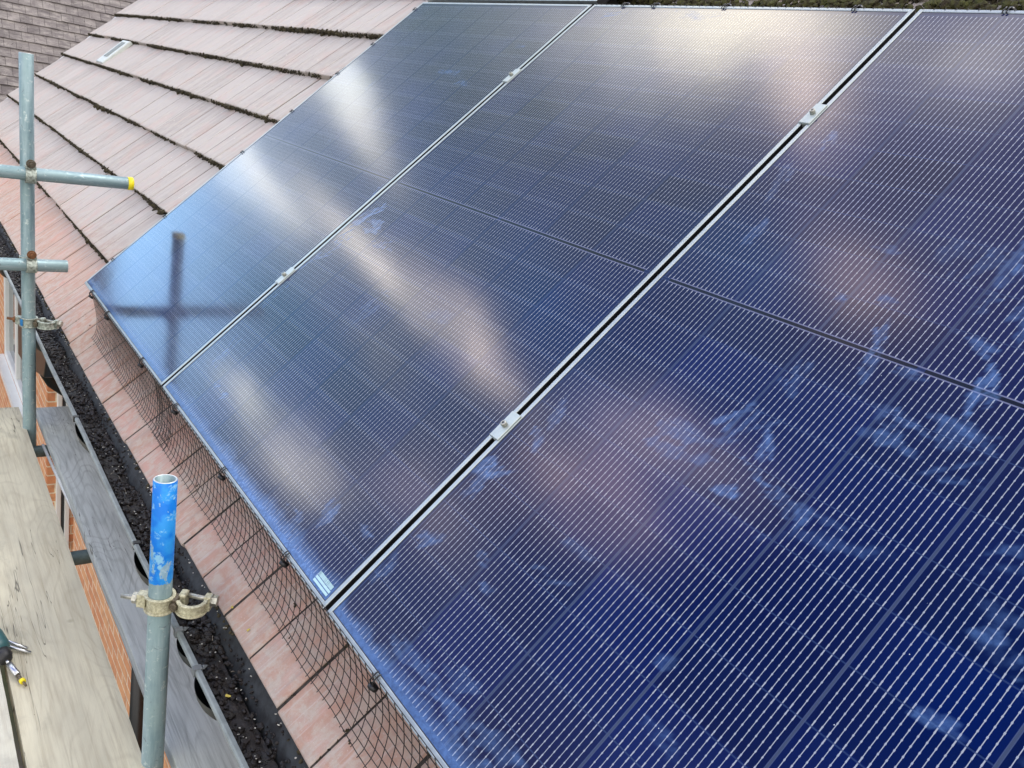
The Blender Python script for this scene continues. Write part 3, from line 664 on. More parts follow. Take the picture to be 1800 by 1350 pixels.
# yellow petals on the eaves tiles and one in the gutter
M_PETAL = mat_simple('yellow_petal', (.62, .50, .10), .7, 0, 120, .3)
def petal(p, s, rot, label):
    b = MB(); M_ = Matrix.Translation(p) @ (RM if p[2] > -.31 else Matrix.Identity(4)) @ Matrix.Rotation(rot, 4, 'Z'); V = [M_ @ Vector((0, 0, s*.25))]
    for k in range(9):
        a = 2 * math.pi * k / 9; r = s * (.55 + .45 * abs(math.cos(a * 1.5))); V.append(M_ @ Vector((math.cos(a) * r, math.sin(a) * r * .7, s * .12 * math.sin(a * 3))))
    V += [v - (M_.to_3x3() @ Vector((0, 0, .0006))) for v in V]
    b.add(V, [(0, k + 1, (k + 1) % 9 + 1) for k in range(9)] + [(10, (k + 1) % 9 + 11, k + 11) for k in range(9)] + [(k+1, k+11, (k+1) % 9 + 11, (k+1) % 9 + 1) for k in range(9)])
    tagt(b.obj('petal', M_PETAL), label, 'petal', 'yellow petals fallen by the eave')
petal(rp(1.905, -.185, NT0 + .001), .005, .3, 'yellow petal on the eaves tile just below the near coupler')
petal(rp(2.00, -.180, NT0 + .001), .005, 1.2, 'faded yellow petal on the eaves tile to the right of the split gutter clips')
petal(Vector((2.09, -.088, -.314)), .007, .8, 'greenish yellow petal lying on the black silt in the gutter')

# ------------------------------------------------------------------ neighbouring house
nb = empty('neighbour_house', (-13.5, 1.0, -5.6), 'neighbouring house with grey brown plain tile roof beyond the pink roof verge', 'house')
NBX = -9.3; slope = R(52)
NM = Matrix.Translation((NBX, -6, -2.6)) @ Matrix.Rotation(R(90), 4, 'Z') @ Matrix.Rotation(slope, 4, 'X')   # local x -> +y, local y -> up the slope facing +x
nt_ = MB(); nid = []; gau = .165; tw = .165; r2 = random.Random(5)
for c in range(0, 42):
    x = -.0 + (c % 2) * tw / 2
    while x < 15:
        j = r2.uniform(-.004, .004); n1 = .012 + j; bow = r2.uniform(-.002, .002)
        V = [(x + .002, c*gau + bow, n1 - .016), (x + tw - .002, c*gau + bow, n1 - .016), (x + tw - .002, c*gau + bow, n1), (x + .002, c*gau + bow, n1), (x + .002, (c+1)*gau + .02, n1 - .018), (x + tw - .002, (c+1)*gau + .02, n1 - .018)]
        nt_.add([NM @ Vector(p) for p in V], [(0, 1, 2, 3), (3, 2, 5, 4), (0, 3, 4), (1, 5, 2)]); nid += [r2.random()] * 6
        x += tw
nr = nt_.obj('roof', M_OLDROOF, None); nr.parent = nb; nr.location = (13.5, -1.0, 5.6)
a = nr.data.attributes.new('tile', 'FLOAT', 'POINT'); a.data.foreach_set('value', nid)
def nchild(mb, name, mat):
    o = mb.obj(name, mat); o.parent = nb; o.location = (13.5, -1.0, 5.6); return o
bk = MB(); pts = [NM @ Vector(p) for p in ((0, 0, -.012), (15, 0, -.012), (15, 6.95, -.012), (0, 6.95, -.012), (0, 0, -.1), (15, 0, -.1), (15, 6.95, -.1), (0, 6.95, -.1))]
bk.add(pts, [(0,1,2,3), (7,6,5,4), (0,4,5,1), (1,5,6,2), (2,6,7,3), (3,7,4,0)]); nchild(bk, 'roof_felt', M_DEBRIS)
nw = MB(); nw.box((-18, -5.6, -5.55), (NBX - .35, 8.6, -2.95)); nchild(nw, 'wall', M_BRICKY)
for yy in (-4, -.5, 3):
    q = MB(); q.box((NBX - .36, yy, -4.6), (NBX - .30, yy + 1.2, -3.4)); wf = nchild(q, 'window', M_UPVC)
    q = MB(); q.box((NBX - .31, yy + .07, -4.53), (NBX - .29, yy + 1.13, -3.47)); o = q.obj('pane', M_PANE); o.parent = wf

# ------------------------------------------------------------------ solar panels
def smudge_field(spots, seed, W_, L_, step=.0052):
    nx, ny = int(W_ / step), int(L_ / step)
    xs = np.linspace(0, W_, nx + 1); ys = np.linspace(0, L_, ny + 1); X, Y = np.meshgrid(xs, ys)
    rg_ = np.random.default_rng(seed)
    def vn(fx, fy, s):
        r_ = np.random.default_rng(s); gx, gy = int(W_*fx)+3, int(L_*fy)+3; G = r_.random((gy, gx))
        a, b = X*fx, Y*fy; i, j = a.astype(int), b.astype(int); fa, fb = a-i, b-j; fa = fa*fa*(3-2*fa); fb = fb*fb*(3-2*fb)
        return (G[j, i]*(1-fa)+G[j, i+1]*fa)*(1-fb)+(G[j+1, i]*(1-fa)+G[j+1, i+1]*fa)*fb
    tex = .4 * vn(26, 26, seed+1) + .35 * vn(70, 70, seed+2) + .25 * vn(150, 150, seed+12); tex2 = .35 * vn(60, 22, seed+8) + .65 * vn(150, 70, seed+9)
    Fd = np.zeros_like(X)
    sub = []
    for (u, v, ru, rv, rot, st) in spots:
        for q in range(6):
            k = rg_.uniform(.5, 1.15); lo = max(ru, rv); rr = rot + rg_.uniform(-.35, .35) + (0 if ru > rv else math.pi / 2)
            sub.append((u + rg_.uniform(-.8, .8) * ru, v + rg_.uniform(-.8, .8) * rv, max(.008, lo * k), max(.0028, min(ru, rv) * k * rg_.uniform(.2, .55)), rr, st * rg_.uniform(.35, 1)))
    for (u, v, ru, rv, rot, st) in sub:
        c_, s_ = math.cos(rot), math.sin(rot); dx, dy = X - u, Y - v
        a = (dx*c_ + dy*s_)/ru; b = (-dx*s_ + dy*c_)/rv; d = np.sqrt(a*a + b*b) + (tex - .5) * 2.2
        Fd = np.maximum(Fd, st * .54 * np.clip((1.0 - d) / .32, 0, 1) * (.45 + .9 * np.clip(tex2 * 1.6 - .3, 0, 1)))
    # dust line above the bottom frame, ragged upward
    w = .022 + .020 * vn(6, 3, seed+3) + .02 * (vn(40, 6, seed+5) - .5)
    e = np.clip(1 - (Y - .011) / w, 0, 1) ** 1.2; Fd = np.maximum(Fd, e * (.22 + .55 * vn(3, 3, seed+4)))
    # faint film
    Fd = np.maximum(Fd, .05 * np.clip(vn(5, 5, seed+6) - .55, 0, 1) + .02 * np.clip(tex - .5, 0, 1))
    return nx, ny, X, Y, np.clip(Fd, 0, 1)
def panel(u0, v0, label, spots, seed, sticker=False):
    t = empty('solar_panel', rp(u0, v0, 0), label, 'solar panel', 'solar panels mounted side by side on the roof')
    t.rotation_euler = (R(45), 0, 0)
    b = MB(); lw = .0100
    # frame: four hollow-section members, mitred by butting
    b.bevbox((0, 0, -PT), (lw, PL, 0), .0012); b.bevbox((PW - lw, 0, -PT), (PW, PL, 0), .0012)
    b.bevbox((lw + .0003, 0, -PT), (PW - lw - .0003, lw, 0), .0012); b.bevbox((lw + .0003, PL - lw, -PT), (PW - lw - .0003, PL, 0), .0012)
    b.obj('frame', M_ALU, t)
    sw = MB(); q = .0006
    sw.box((-q, 0, -PT), (-.0001, PL, -.0016)); sw.box((PW + .0001, 0, -PT), (PW + q, PL, -.0016)); sw.box((0, PL + .0001, -PT), (PW, PL + q, -.0016)); sw.box((0, -q, -PT), (PW, -.0001, -.012))
    sw.obj('frame_side_shade', M_BLACK, t)  # black sheets over the silver sides stand in for shade in the gaps
    nx, ny, X, Y, Fd = smudge_field(spots, seed, PW - 2*lw, PL - 2*lw)
    n_ = nx + 1
    V = np.stack([X + lw, Y + lw, np.full_like(X, -.0016)], -1).reshape(-1, 3)
    idx = np.arange((nx+1)*(ny+1)).reshape(ny+1, nx+1)
    F = np.stack([idx[:-1, :-1], idx[:-1, 1:], idx[1:, 1:], idx[1:, :-1]], -1).reshape(-1, 4)
    me = bpy.data.meshes.new('glass'); me.from_pydata(V.tolist(), [], F.tolist()); me.update(); me.materials.append(M_PV)
    at = me.attributes.new('smudge', 'FLOAT', 'POINT'); at.data.foreach_set('value', Fd.reshape(-1).astype(np.float32))
    go_ = bpy.data.objects.new('glass', me); link(go_); go_.parent = t
    gk = MB(); k = .0016    # black line inside the lip, painting in the frame lip's dark reflection
    for lo, hi in (((lw, lw, -.003), (lw + k, PL - lw, -.0011)), ((PW - lw - k, lw, -.003), (PW - lw, PL - lw, -.0011)), ((lw + k, lw, -.003), (PW - lw - k, lw + k, -.0012)), ((lw + k, PL - lw - k, -.003), (PW - lw - k, PL - lw, -.0012))): gk.box(lo, hi)
    gk.obj('lip_reflection', M_BLACK, t)
    bsh = MB(); bsh.box((lw, lw, -.006), (PW - lw, PL - lw, -.0045)); bsh.obj('backsheet', M_BLACK, t)
    if sticker:
        sk = MB(); r_ = random.Random(seed)
        x = PW - .078
        sk.box((x, .0165, -.0014), (x + .060, .0215, -.0010)); sk.box((x, .0235, -.0014), (x + .060, .0285, -.0010)) 
        k_ = 0
        while k_ < .057:
            wd = r_.choice((.001, .002, .003)); sk.box((x + k_, .0300, -.0014), (x + k_ + wd, .0385, -.0010)); k_ += wd + r_.choice((.0006, .0012))
        sk.obj('barcode_label', M_STICK, t)
    return t
S1 = [(.35, 1.30, .010, .02, .2, .5), (.63, .72, .012, .02, 0, .35), (.79, 1.42, .05, .018, .2, .45), (.9, 1.38, .04, .015, .1, .4), (.52, .98, .01, .015, 0, .5), (.60, 1.17, .01, .015, 0, .4), (1.115, .86, .015, .03, .2, .9), (.98, 1.60, .03, .012, 0, .35), (.2, .3, .02, .03, 0, .12)]
S2 = [(.045, .80, .020, .060, -.5, .95), (.10, .76, .045, .018, .2, .8), (.035, .68, .014, .045, -.5, .9), (.13, .72, .03, .010, .1, .6), (.06, .62, .010, .05, -.5, .6), (.015, .55, .010, .035, 0, .5), (.24, .70, .05, .015, .3, .3), (.4, .58, .05, .012, .3, .25),
      (.20, .115, .02, .012, .6, .75), (.28, .105, .018, .012, .6, .7), (.09, .2, .03, .05, 0, .3), (.45, .5, .03, .05, 0, .22), (.7, .6, .04, .03, 0, .2), (.93, .10, .02, .02, 0, .6), (.86, .055, .03, .012, .3, .8), (1.05, .14, .02, .012, 0, .6), (.03, .40, .012, .05, 0, .5), (.015, 1.75, .008, .03, 0, .3), (.5, 1.80, .06, .012, 0, .35), (.12, 1.79, .05, .012, 0, .5)]
S3 = [(.035, .37, .045, .02, .9, .95), (.06, .48, .02, .02, .3, .8), (.035, .33, .02, .04, 0, .55), (.06, .55, .015, .05, .3, .35), (.045, .22, .03, .02, .5, .55), (.03, .13, .02, .03, 0, .4),
      (.39, .70, .045, .018, 1.2, .85), (.46, .66, .020, .045, .7, .7), (.50, .62, .05, .010, -.35, .75), (.44, .58, .020, .015, .3, .9), (.56, .60, .018, .018, .3, .7), (.33, .62, .05, .03, .2, .35), (.62, .60, .05, .03, .3, .30),
      (.40, .82, .03, .03, .2, .55), (.48, .93, .016, .05, .4, .65), (.55, .90, .022, .010, 0, .6), (.60, .99, .03, .012, -.2, .7), (.65, .91, .014, .035, .5, .85), (.57, .80, .05, .035, 0, .6), (.66, .84, .04, .03, 0, .55), (.70, .76, .035, .015, .6, .6), (.63, 1.10, .015, .06, .2, .45),
      (.58, 1.22, .030, .11, .1, .75), (.50, 1.15, .05, .05, 0, .3), (.36, 1.0, .012, .012, 0, .6), (.43, 1.02, .018, .015, .2, .55), (.37, 1.13, .02, .01, 0, .4), (.07, 1.38, .012, .04, .2, .75), (.06, 1.25, .02, .05, .2, .4), (.10, 1.10, .01, .03, .2, .4),
      (.80, .70, .04, .025, .4, .45), (.86, .60, .035, .03, 0, .6), (.93, .56, .03, .02, 0, .6), (.98, .50, .035, .025, .3, .5), (.86, .47, .02, .015, 0, .65), (.98, .40, .05, .03, .6, .35), (1.04, .36, .03, .03, 0, .4), (.90, .35, .02, .01, 0, .3), (.83, .33, .02, .012, .7, .55), (.93, .28, .05, .03, .2, .35),
      (.55, .32, .02, .012, .4, .4), (.30, .30, .03, .01, .4, .4), (.33, .36, .03, .015, 0, .35), (.17, .25, .015, .01, 0, .6), (.22, .22, .012, .01, 0, .6), (.62, .24, .04, .02, 0, .25), (.33, .10, .04, .02, .3, .4), (.45, .07, .05, .02, .2, .5), (.22, .05, .05, .015, 0, .6), (.58, .08, .05, .02, 0, .4), (.35, .045, .10, .015, 0, .8), (.60, .045, .10, .018, 0, .85), (.8, .045, .1, .02, 0, .7)]
panel(0, 0, 'leftmost solar panel, farthest away, reflecting the pole cross and blue sky', S1, 21)
panel(PITCH, 0, 'middle solar panel reflecting cream cloud streaks, barcode label in its lower corner', S2, 31, True)
panel(2 * PITCH, 0, 'nearest solar panel, deep navy with bright wires and many blue smears', S3, 41)
panel(0, PL + .021, 'solar panel of the upper row, only its lower frame edge in view at the top', [], 51)

# rails under the array
for v, wd in ((.478, 'lower'), (1.457, 'upper')):
    b = MB(); b.box((-.05, v - .02, -.072), (3.50, v + .02, -.0315)); b.box((-.052, v - .006, -.0313), (3.498, v + .006, -.0308))
    o = b.obj('mounting_rail', M_RAIL); o.rotation_euler = (R(45), 0, 0); tagt(o, '%s aluminium mounting rail hidden beneath the panels, crossing the black gaps' % wd, 'mounting rail', 'rails carrying the panels')
def clamp(u, v, label):
    t = empty('panel_clamp', rp(u, v, .0004), label, 'clamp', 'clamps gripping the panel frames'); t.rotation_euler = (R(45), 0, 0)
    b = MB(); hw = GAP/2 + .0075
    b.bevbox((-hw, -.033, .0), (hw, .033, .0035), .001); b.box((-GAP/2 + .001, -.034, -.03), (GAP/2 - .001, .034, 0)); b.obj('plate', M_CLAMP, t)
    c = MB(); c.tube([(0, 0, .0036), (0, 0, .0115), (0, 0, .0125)], .0062, 18, radii=[.0062, .0062, .0052]); bo = c.obj('bolt', M_BOLT, t)
    d = MB(); hexprism(d, (0, 0, .0122), (0, 0, 1), .0031, .0006); d.obj('hex_socket', M_BLACK, bo)
for (u, v, l) in ((PITCH - GAP/2, .478, 'silver mid clamp low in the gap between leftmost and middle panels'), (PITCH - GAP/2, 1.457, 'silver mid clamp high in the gap between leftmost and middle panels'),
                  (2*PITCH - GAP/2, .478, 'silver mid clamp low in the gap between middle and nearest panels, largest in view'), (2*PITCH - GAP/2, 1.457, 'silver mid clamp high in the gap between middle and nearest panels')): clamp(u, v, l)

# ------------------------------------------------------------------ bird-proofing mesh and its clips
def bird_mesh(u0, u1, label, seed, slant=.0, lift=0.0, du=.0254):
    b = MB(); r_ = random.Random(seed)
    def P(u, s):
        # s = 0 at the panel edge, 1 at the ragged lower edge on the tiles
        w = mn.noise(Vector((u * 2.3, s * 2, seed))) ; w2 = mn.noise(Vector((u * 7, s * 3, seed + 4)))
        a = s * math.pi / 2
        v = .004 - .128 * (1 - math.cos(a)) ** .95 + .004 * w2 * s; n = -.006 - (.150 - .004) * math.sin(a) ** 1.05 + .012
        v -= .020 * math.sin(math.pi * s) * (1 + .4 * w); n += .004 * w * math.sin(math.pi * s)
        n = max(n, NT0 + .003 - (v - V0) * .082 + .0016)
        return rp(u + slant * s * (1 - s * .6) + .006 * w * s, v, n + lift)
    S = [k / 11 for k in range(12)]
    u = u0
    while u <= u1 + 1e-6:
        uu = u + r_.uniform(-.001, .001); b.tube([P(uu, s) for s in S] + [P(uu, 1.03)], .00088, 5); u += du
    nu = max(2, int((u1 - u0) / .02))
    for k in range(0, 9):
        s = k / 8; b.tube([P(u0 + (u1 - u0) * i / nu, s) + Vector((0, 0, .0012)) for i in range(nu + 1)], .00088, 5)
    o = b.obj('bird_mesh', M_BLACKM); return tagt(o, label, 'bird mesh', 'bird-proofing mesh closing the gap under the panels')
bird_mesh(.135, 1.20, 'far length of black wire bird mesh below the leftmost panel', 3, -.05, 0.0, .0215)
bird_mesh(1.06, 3.45, 'near length of black wire bird mesh bulging over the eaves tiles, nearest the camera', 8, -.05, .001)
def clip(u, v, rot, label):
    t = empty('mesh_clip', rp(u, v, 0), label, 'clip', 'black clips holding bird mesh to the panel frames'); t.rotation_euler = Matrix.Rotation(R(45), 3, 'X').to_4x4().to_euler()
    Rz = Matrix.Rotation(rot, 4, 'Z'); b = MB()
    for s in (-.0042, .0042):
        b.tube([Rz @ Vector(p) for p in ((s, .0125, .0012), (s, .009, .0032), (s, 0, .0036), (s, -.006, .0030), (s, -.0095, -.003), (s*.6, -.0100, -.014), (0, -.0105, -.020))], .0015, 7)
    b.obj('clip_wire', M_BLACK, t)
    d = MB(); d.tube([Rz @ Vector(p) for p in ((0, -.0085, -.010), (0, -.0155, -.0115))], .0095, 16); d.obj('washer', M_BLACK, t)
words = ['first', 'second', 'third', 'fourth', 'fifth', 'sixth', 'seventh', 'eighth']
for i, u in enumerate((.145, .42, .916, 1.295, 1.702, 2.096, 2.49, 2.95)):
    clip(u, 0, 0, 'black mesh clip on the bottom panel edge, %s from the far corner' % words[i])
for i, u in enumerate((1.294, 1.431, 1.713, 2.128, 2.489)):
    clip(u, PL, math.pi, 'black mesh clip on the top panel edge, %s from the left' % words[i])
for i, v in enumerate((.139, .400, .808, 1.080, 1.339, 1.545, 1.798)):
    clip(0, v, -math.pi/2, 'small mesh clip on the leftmost panel side edge, %s up from the bottom' % words[i])
# the strip of mesh closing the far side and the top
b = MB()
for k in range(70):
    v = .02 + k * .0262; b.tube([rp(-.001, v, -.006), rp(-.010, v, -.05), rp(-.016, v, -.10), rp(-.022, v, -.155)], .0007, 5)
for k in range(5): b.tube([rp(-.002 - k*.005, .02, -.006 - k*.036), rp(-.002 - k*.005, 1.83, -.006 - k*.036)], .0007, 5)
tagt(b.obj('bird_mesh', M_BLACKM), 'narrow black mesh strip under the far side edge of the leftmost panel', 'bird mesh', 'bird-proofing mesh closing the gap under the panels')
b = MB(); u = 1.16
while u < 3.4:
    b.tube([rp(u, PL - .004, .0012), rp(u, PL + .002, .0010), rp(u + .002, PL + .012, -.02), rp(u + .004, PL + .03, -.07), rp(u + .006, PL + .06, -.150)], .0007, 5); u += .0254
for k in range(1, 6): b.tube([rp(1.16, PL + .004 + k*.010, -.004 - k*.028), rp(3.4, PL + .004 + k*.010, -.004 - k*.028)], .0007, 5)
tagt(b.obj('bird_mesh', M_BLACKM), 'black mesh strip along the top edge of the middle and nearest panels', 'bird mesh', 'bird-proofing mesh closing the gap under the panels')

# ------------------------------------------------------------------ scaffold
RO, RI = .02415, .0203
def pole(p0, p1, label, mat, name='scaffold_pole', cat='scaffold pole', group='upright scaffold poles'):
    p0, p1 = Vector(p0), Vector(p1); L = (p1 - p0).length
    t = empty(name, p0, label, cat, group); t.rotation_euler = (p1 - p0).to_track_quat('Z', 'Y').to_euler()
    b = MB(); b.pipe((0, 0, 0), (0, 0, L), RO, RI, 40, 8); b.obj('tube', mat, t)
    c = MB(); c.pipe((0, 0, L - .0006), (0, 0, L + .0005), RO - .0004, RI + .0002, 40); c.obj('cut_rim', M_RIM, t)
    return t
p1b, p1t = Vector((-.057, -.168, -1.55)), Vector((-.220, -.168, .800))
pole(p1b, p1t, 'far upright scaffold pole of bare grey steel crossed by two tubes', M_GALV)
p2b, p2t = Vector((1.893, -.164, -1.45)), Vector((1.8345, -.164, .066))
pt = pole(p2b, p2t, 'near upright scaffold pole with chipped blue painted top', M_GALVP)
def at_z(pb, ptp, z): return pb.lerp(ptp, (z - pb.z) / (ptp.z - pb.z))
c1 = at_z(p1b, p1t, .372); c2 = at_z(p1b, p1t, .033)
TX = .0515
t1 = pole((c1.x + TX, -3.0, .372), (c1.x + TX, .185, .378), 'upper horizontal scaffold tube with yellow end cap crossing the far pole', M_GALV, 'scaffold_tube', 'scaffold tube', 'horizontal scaffold tubes')
cp = MB(); Lc = 3.185; cp.tube([(0, 0, Lc - .012), (0, 0, Lc + .006), (0, 0, Lc + .0085)], .0258, 32, radii=[.0256, .0258, .0235]); cp.obj('end_cap', M_YCAP, t1)
t2 = pole((c2.x + TX, -3.0, .028), (c2.x + TX, -.040, .034), 'lower horizontal scaffold tube with open cut end crossing the far pole', M_GALV, 'scaffold_tube', 'scaffold tube', 'horizontal scaffold tubes')
for (x, lab) in ((.80, 'transom tube passing under the boards halfway along the gap'), (-.06, 'transom tube under the far board ends beside the far pole')):
    pole((x, -1.5, -.735), (x, .20, -.735), lab, mat_simple('dark_galv_%d' % int(x*100), (.14, .20, .21), .5, .3, 40, .4), 'scaffold_tube', 'scaffold tube', 'horizontal scaffold tubes')

def double_coupler(c, tx, label, nutmat, bodymat):
    # c: pole axis point; the tube runs along y at x = c.x + tx
    t = empty('scaffold_coupler', c, label, 'coupler', 'couplers clamped on the scaffold')
    b = MB(); b.arc((0, 0, 0), (1, 0, 0), (0, 1, 0), (0, 0, 1), RO + .0006, RO + .006, .046, 0, 2*math.pi, 36); b.box((.020, -.021, -.020), (tx - .022, .021, .020)); b.obj('pole_band', bodymat, t, bevel=.0015)
    d = MB(); d.arc((tx, .004, 0), (1, 0, 0), (0, 0, 1), (0, 1, 0), RO + .0006, RO + .0060, .036, R(-150), R(80), 30)
    d.box((tx - .014, -.014, RO + .001), (tx + .018, .022, RO + .012)); d.obj('tube_band', M_CPLG, t, bevel=.0015)
    e = MB(); e.tube([(tx - .01, .004, RO + .020), (tx + .040, .004, RO + .020)], .0058, 12); hexprism(e, (tx + .018, .004, RO + .020), (1, 0, -.1), .0135, .011); e.tube([(tx + .014, .004, RO + .020), (tx + .018, .004, RO + .020)], .0165, 20); e.obj('bolt', nutmat, t)
    return t
double_coupler(c1, TX, 'coupler with dark oily nut joining the upper tube to the far pole', M_GREASE, M_CREAM)
double_coupler(c2, TX, 'coupler with rusty brown bolt joining the lower tube to the far pole', M_RUST, M_CPLG)
E1 = Vector((.589, .808, 0)).normalized(); E2 = Vector((-.808, .589, 0)).normalized(); EZ = Vector((0, 0, 1))
def swivel(c, label, m1, m2, blue):
    t = empty('swivel_coupler', c, label, 'coupler', 'couplers clamped on the scaffold')
    # band closed around the pole: two thin flanges with a recessed web
    a = MB()
    for z in (-.0165, .0165): a.arc((0, 0, z), E1, E2, EZ, RO + .0005, RO + .0085, .0046, 0, 2*math.pi, 40)
    a.arc((0, 0, 0), E1, E2, EZ, RO + .0005, RO + .0028, .030, 0, 2*math.pi, 40)
    k = Matrix((E1, E2, EZ)).transposed().to_4x4()
    a.box((-.046, -.013, -.016), (-.027, .008, .016), k)
    a.obj('closed_jaw', m1, t, bevel=.0012)
    n = MB(); n.tube([E1 * -.038 + E2 * -.002, E1 * -.082 + E2 * -.002], .0056, 14); hexprism(n, E1 * -.046 + E2 * -.002, -E1, .0125, .011); n.tube([E1*-.0455 + E2 * -.002, E1*-.0475+ E2 * -.002], .0135, 18); n.obj('jaw_bolt', M_BOLT if not blue else M_RUST, t)
    # swivel hub between the two jaws
    h = MB(); h.box((.028, -.012, -.016), (.040, .016, .016), k); h.tube([E1 * .034 + E2 * -.018, E1 * .034 + E2 * -.004], .009, 14); h.obj('hub', M_GREASE, t, bevel=.002)
    # open jaw: U-shaped loop swung out over the gutter
    O = E1 * .068 + E2 * .004; j = MB()
    for z in (-.0125, .0125): j.arc(O + EZ * z, E1, E2, EZ, .0245, .0335, .0042, R(-158), R(22), 30)
    j.arc(O, E1, E2, EZ, .0262, .0290, .023, R(-158), R(22), 30); j.box((.090, .012, -.018), (.104, .032, .018), k)
    j.obj('open_jaw', m2, t, bevel=.0012)
    s = MB(); s.box((.036, .006, -.018), (.052, .033, .018), k); s.obj('saddle', m1, t, bevel=.003)
    q = MB(); q.tube([E1 * .044 + E2 * .026 + EZ * .008, E1 * .118 + E2 * .026 + EZ * .004], .0056, 14); hexprism(q, E1 * .105 + E2 * .026 + EZ * .004, E1, .0125, .012); q.tube([E1*.1035 + E2*.026 + EZ*.004, E1*.1055 + E2*.026 + EZ*.004], .0145, 18); q.obj('t_bolt', M_BOLT, t)
    if blue:
        p_ = MB(); p_.arc((0, 0, 0), E1, E2, EZ, RO + .0044, RO + .0052, .027, R(-165), R(-105), 14); p_.obj('paint_patch', M_BLUEP, t)
    return t
swivel(at_z(p1b, p1t, -.205), 'swivel coupler with blue paint patch and open jaw low on the far pole', M_CPLG, M_CPLG, True)
swivel(at_z(p2b, p2t, -.225), 'cream painted swivel coupler with open jaw on the near pole beside the gutter', M_CREAM, M_CREAM, False)

# boards
def board(x0, x1, y0, y1, mat, label, seed, end=0):
    nx, ny = 90, 8; b = MB(); V = []; zt = 0.0
    def P(i, j, z):
        x = x0 + (x1 - x0) * i / nx; y = y0 + (y1 - y0) * j / ny
        e = (.0016 * mn.noise(Vector((x * 4, seed, 1))) + .0006 * mn.noise(Vector((x * 22, seed, 1)))) * (1 if j in (0, ny) else 0)
        xo = .003 * mn.noise(Vector((j * .7, seed, 9))) if i == 0 else 0
        return (x + xo, y + e + (.0015 if j == 0 else 0) * (z == zt) - (.0015 if j == ny else 0) * (z == zt), z + .0006 * mn.noise(Vector((x * 3, y * 20, seed))))
    for z in (zt, -.038):
        for i in range(nx + 1):
            for j in range(ny + 1): V.append(P(i, j, z))
    n_ = ny + 1; off = (nx + 1) * n_
    F = [(i*n_+j, (i+1)*n_+j, (i+1)*n_+j+1, i*n_+j+1) for i in range(nx) for j in range(ny)] + [(off+i*n_+j, off+i*n_+j+1, off+(i+1)*n_+j+1, off+(i+1)*n_+j) for i in range(nx) for j in range(ny)]
    for i in range(nx): F += [(i*n_, off+i*n_, off+(i+1)*n_, (i+1)*n_), (i*n_+ny, (i+1)*n_+ny, off+(i+1)*n_+ny, off+i*n_+ny)]
    for j in range(ny): F += [(j, j+1, off+j+1, off+j), (nx*n_+j, off+nx*n_+j, off+nx*n_+j+1, nx*n_+j+1)]
    b.add(V, F); o = b.obj('scaffold_board', mat, None, (0, 0, -.65)); tagt(o, label, 'scaffold board', 'wooden boards of the scaffold deck'); return o
board(-.345, 4.2, -.4075, -.1795, M_WOODL, 'wide pale beige scaffold board left of the brick gap, drill lying on its edge', 1)
board(-.34, 4.2, -.6480, -.4190, M_WOODL2, 'outermost pale scaffold board, only a sliver in the bottom left corner', 2)
board(-.325, 4.2, -.1215, .1010, M_WOODG, 'grey weathered scaffold board tight beside the gutter', 3)
# knots, nail holes on the boards as shallow dark plugs
M_HOLE = mat_simple('nail_hole', (.03, .03, .028), .9, 0, 90, .3)
# ------------------------------------------------------------------ power tool and pliers at the deck's edge
M_TOOLB = mat_simple('tool_black', (.015, .016, .018), .5, 0, 60, .3); M_TOOLT = mat_simple('tool_teal', (.035, .11, .12), .45, 0, 60, .2)
DZ = -.65
dr = empty('cordless_drill', (1.36, -.475, DZ), 'black and teal cordless drill lying at the left edge, silver bit holder with yellow ring', 'drill')
def dchild(mb, name, mat, bevel=0, parent=None):
    o = mb.obj(name, mat, None, (0, 0, 0), bevel)
    if parent: o.parent = parent
    else: o.parent = dr; o.location = (-1.36, .475, -DZ)
    return o
Bs = Vector((1.4086, -.4067, DZ + .022)); Bv = Vector((1.5046, -.3756, DZ + .008)); ax = (Bv - Bs).normalized(); A = Bs - ax * .030
bd = MB(); bd.tube([A - ax * .16, A - ax * .15, A - ax * .06, A - ax * .02, A], .03, 26, radii=[.020, .031, .033, .030, .020]); body = dchild(bd, 'motor_housing', M_TOOLT)
ch = MB(); ch.tube([A - ax * .002, A + ax * .014, A + ax * .026, A + ax * .030], .02, 26, radii=[.0215, .021, .016, .010]); dchild(ch, 'chuck', M_TOOLB)
hd = MB(); hv = Vector((-.35, -.9, -.05)).normalized(); hp = A - ax * .09; hd.tube([hp, hp + hv * .05, hp + hv * .11], .018, 18, radii=[.02, .017, .019]); dchild(hd, 'handle', M_TOOLB)
bt = MB(); bq = hp + hv * .115 + Vector((0, 0, .005)); bt.box((bq.x - .05, bq.y - .05, DZ + .001), (bq.x + .05, bq.y + .02, DZ + .055)); dchild(bt, 'battery', M_TOOLB, .008)
bh = MB(); bh.tube([A + ax * .020, A + ax * .044], .0042, 10); s0 = A + ax * .042; bh.tube([s0, s0 + ax * .001, s0 + ax * .046, s0 + ax * .047], .006, 18, radii=[.006, .0078, .0078, .0065]); bho = dchild(bh, 'bit_holder', M_STEEL)
b2 = MB(); b2.tube([s0 + ax * .047, s0 + ax * .060, s0 + ax * .062, s0 + ax * .090], .003, 10, radii=[.0052, .0042, .0030, .0028]); dchild(b2, 'screwdriver_bit', M_GREASE)
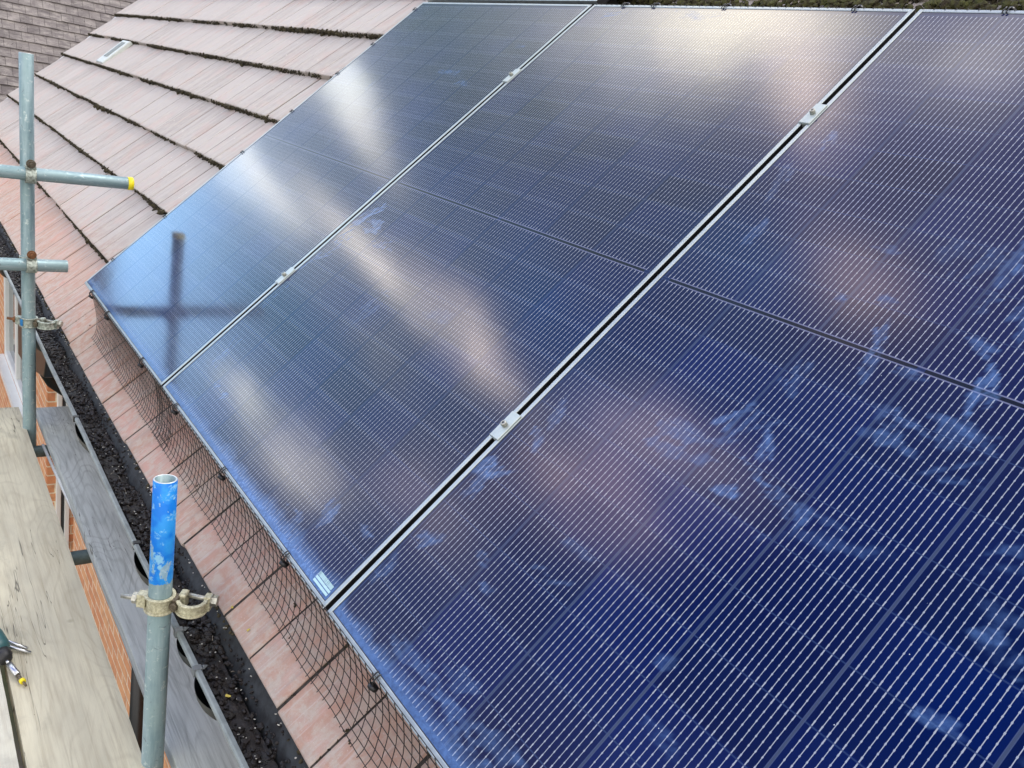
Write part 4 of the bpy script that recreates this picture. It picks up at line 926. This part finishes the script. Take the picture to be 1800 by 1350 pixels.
b3 = MB(); b3.tube([s0 + ax * .066, s0 + ax * .0665, s0 + ax * .075, s0 + ax * .0755], .005, 16, radii=[.005, .0072, .0072, .005]); dchild(b3, 'yellow_ring', M_YCAP)
pl = empty('pliers', (1.30, -.49, DZ), 'long steel jawed pliers lying beside the drill at the left edge', 'pliers')
for k, (a, b_) in enumerate((((1.285, -.420, DZ + .012), (1.354, -.3545, DZ + .007)), ((1.318, -.417, DZ + .012), (1.3745, -.349, DZ + .007)))):
    q = MB(); q.tube([Vector(a), Vector(a).lerp(Vector(b_), .4), b_], .004, 10, radii=[.0058, .0050, .0036]); o = q.obj('jaw', M_STEEL); o.parent = pl; o.location = (-1.30, .49, -DZ)
for k, d_ in enumerate(((-.10, -.05), (-.07, -.10))):
    q = MB(); c_ = Vector((1.300, -.420, DZ + .013)); q.tube([c_, c_ + Vector((d_[0]*.5, d_[1]*.6, 0)), c_ + Vector((d_[0], d_[1], -.003))], .006, 12, radii=[.006, .008, .006]); o = q.obj('handle', M_TOOLT); o.parent = pl; o.location = (-1.30, .49, -DZ)

# black overflow pipe and yellow sleeved pipe end against the wall, seen down the gap
ov = empty('overflow_pipe', (.70, .2, -1.40), 'black plastic pipe elbow fixed on the brick wall, seen down the gap between boards', 'pipe')
q = MB(); q.tube([(.60, .262, -1.46), (.60, .21, -1.44), (.625, .18, -1.43), (.70, .172, -1.435), (1.25, .172, -1.45)], .020, 16); q.tube([(.685, .172, -1.435), (.715, .172, -1.436)], .0245, 16); o = q.obj('pipe_run', M_BLACK); o.parent = ov; o.location = (-.70, -.2, 1.40)
ys = MB(); ys.tube([(.66, .235, -1.555), (.80, .238, -1.560)], .030, 18); o = ys.obj('sleeved_pipe', M_YCAP); tagt(o, 'short yellow sleeve beside the black pipe on the brick wall', 'pipe sleeve')

wc = MB(); wc.tube([(-.02, -.133, -.690), (.30, -.125, -.691), (.62, -.116, -.690), (.95, -.108, -.689)], .0055, 10)  # added white strip standing in for the grey board's pale side face
tagt(wc.obj('edge_strip', M_UPVC), 'thin white strip added under the grey board edge, standing for its pale side face', 'edge_strip')
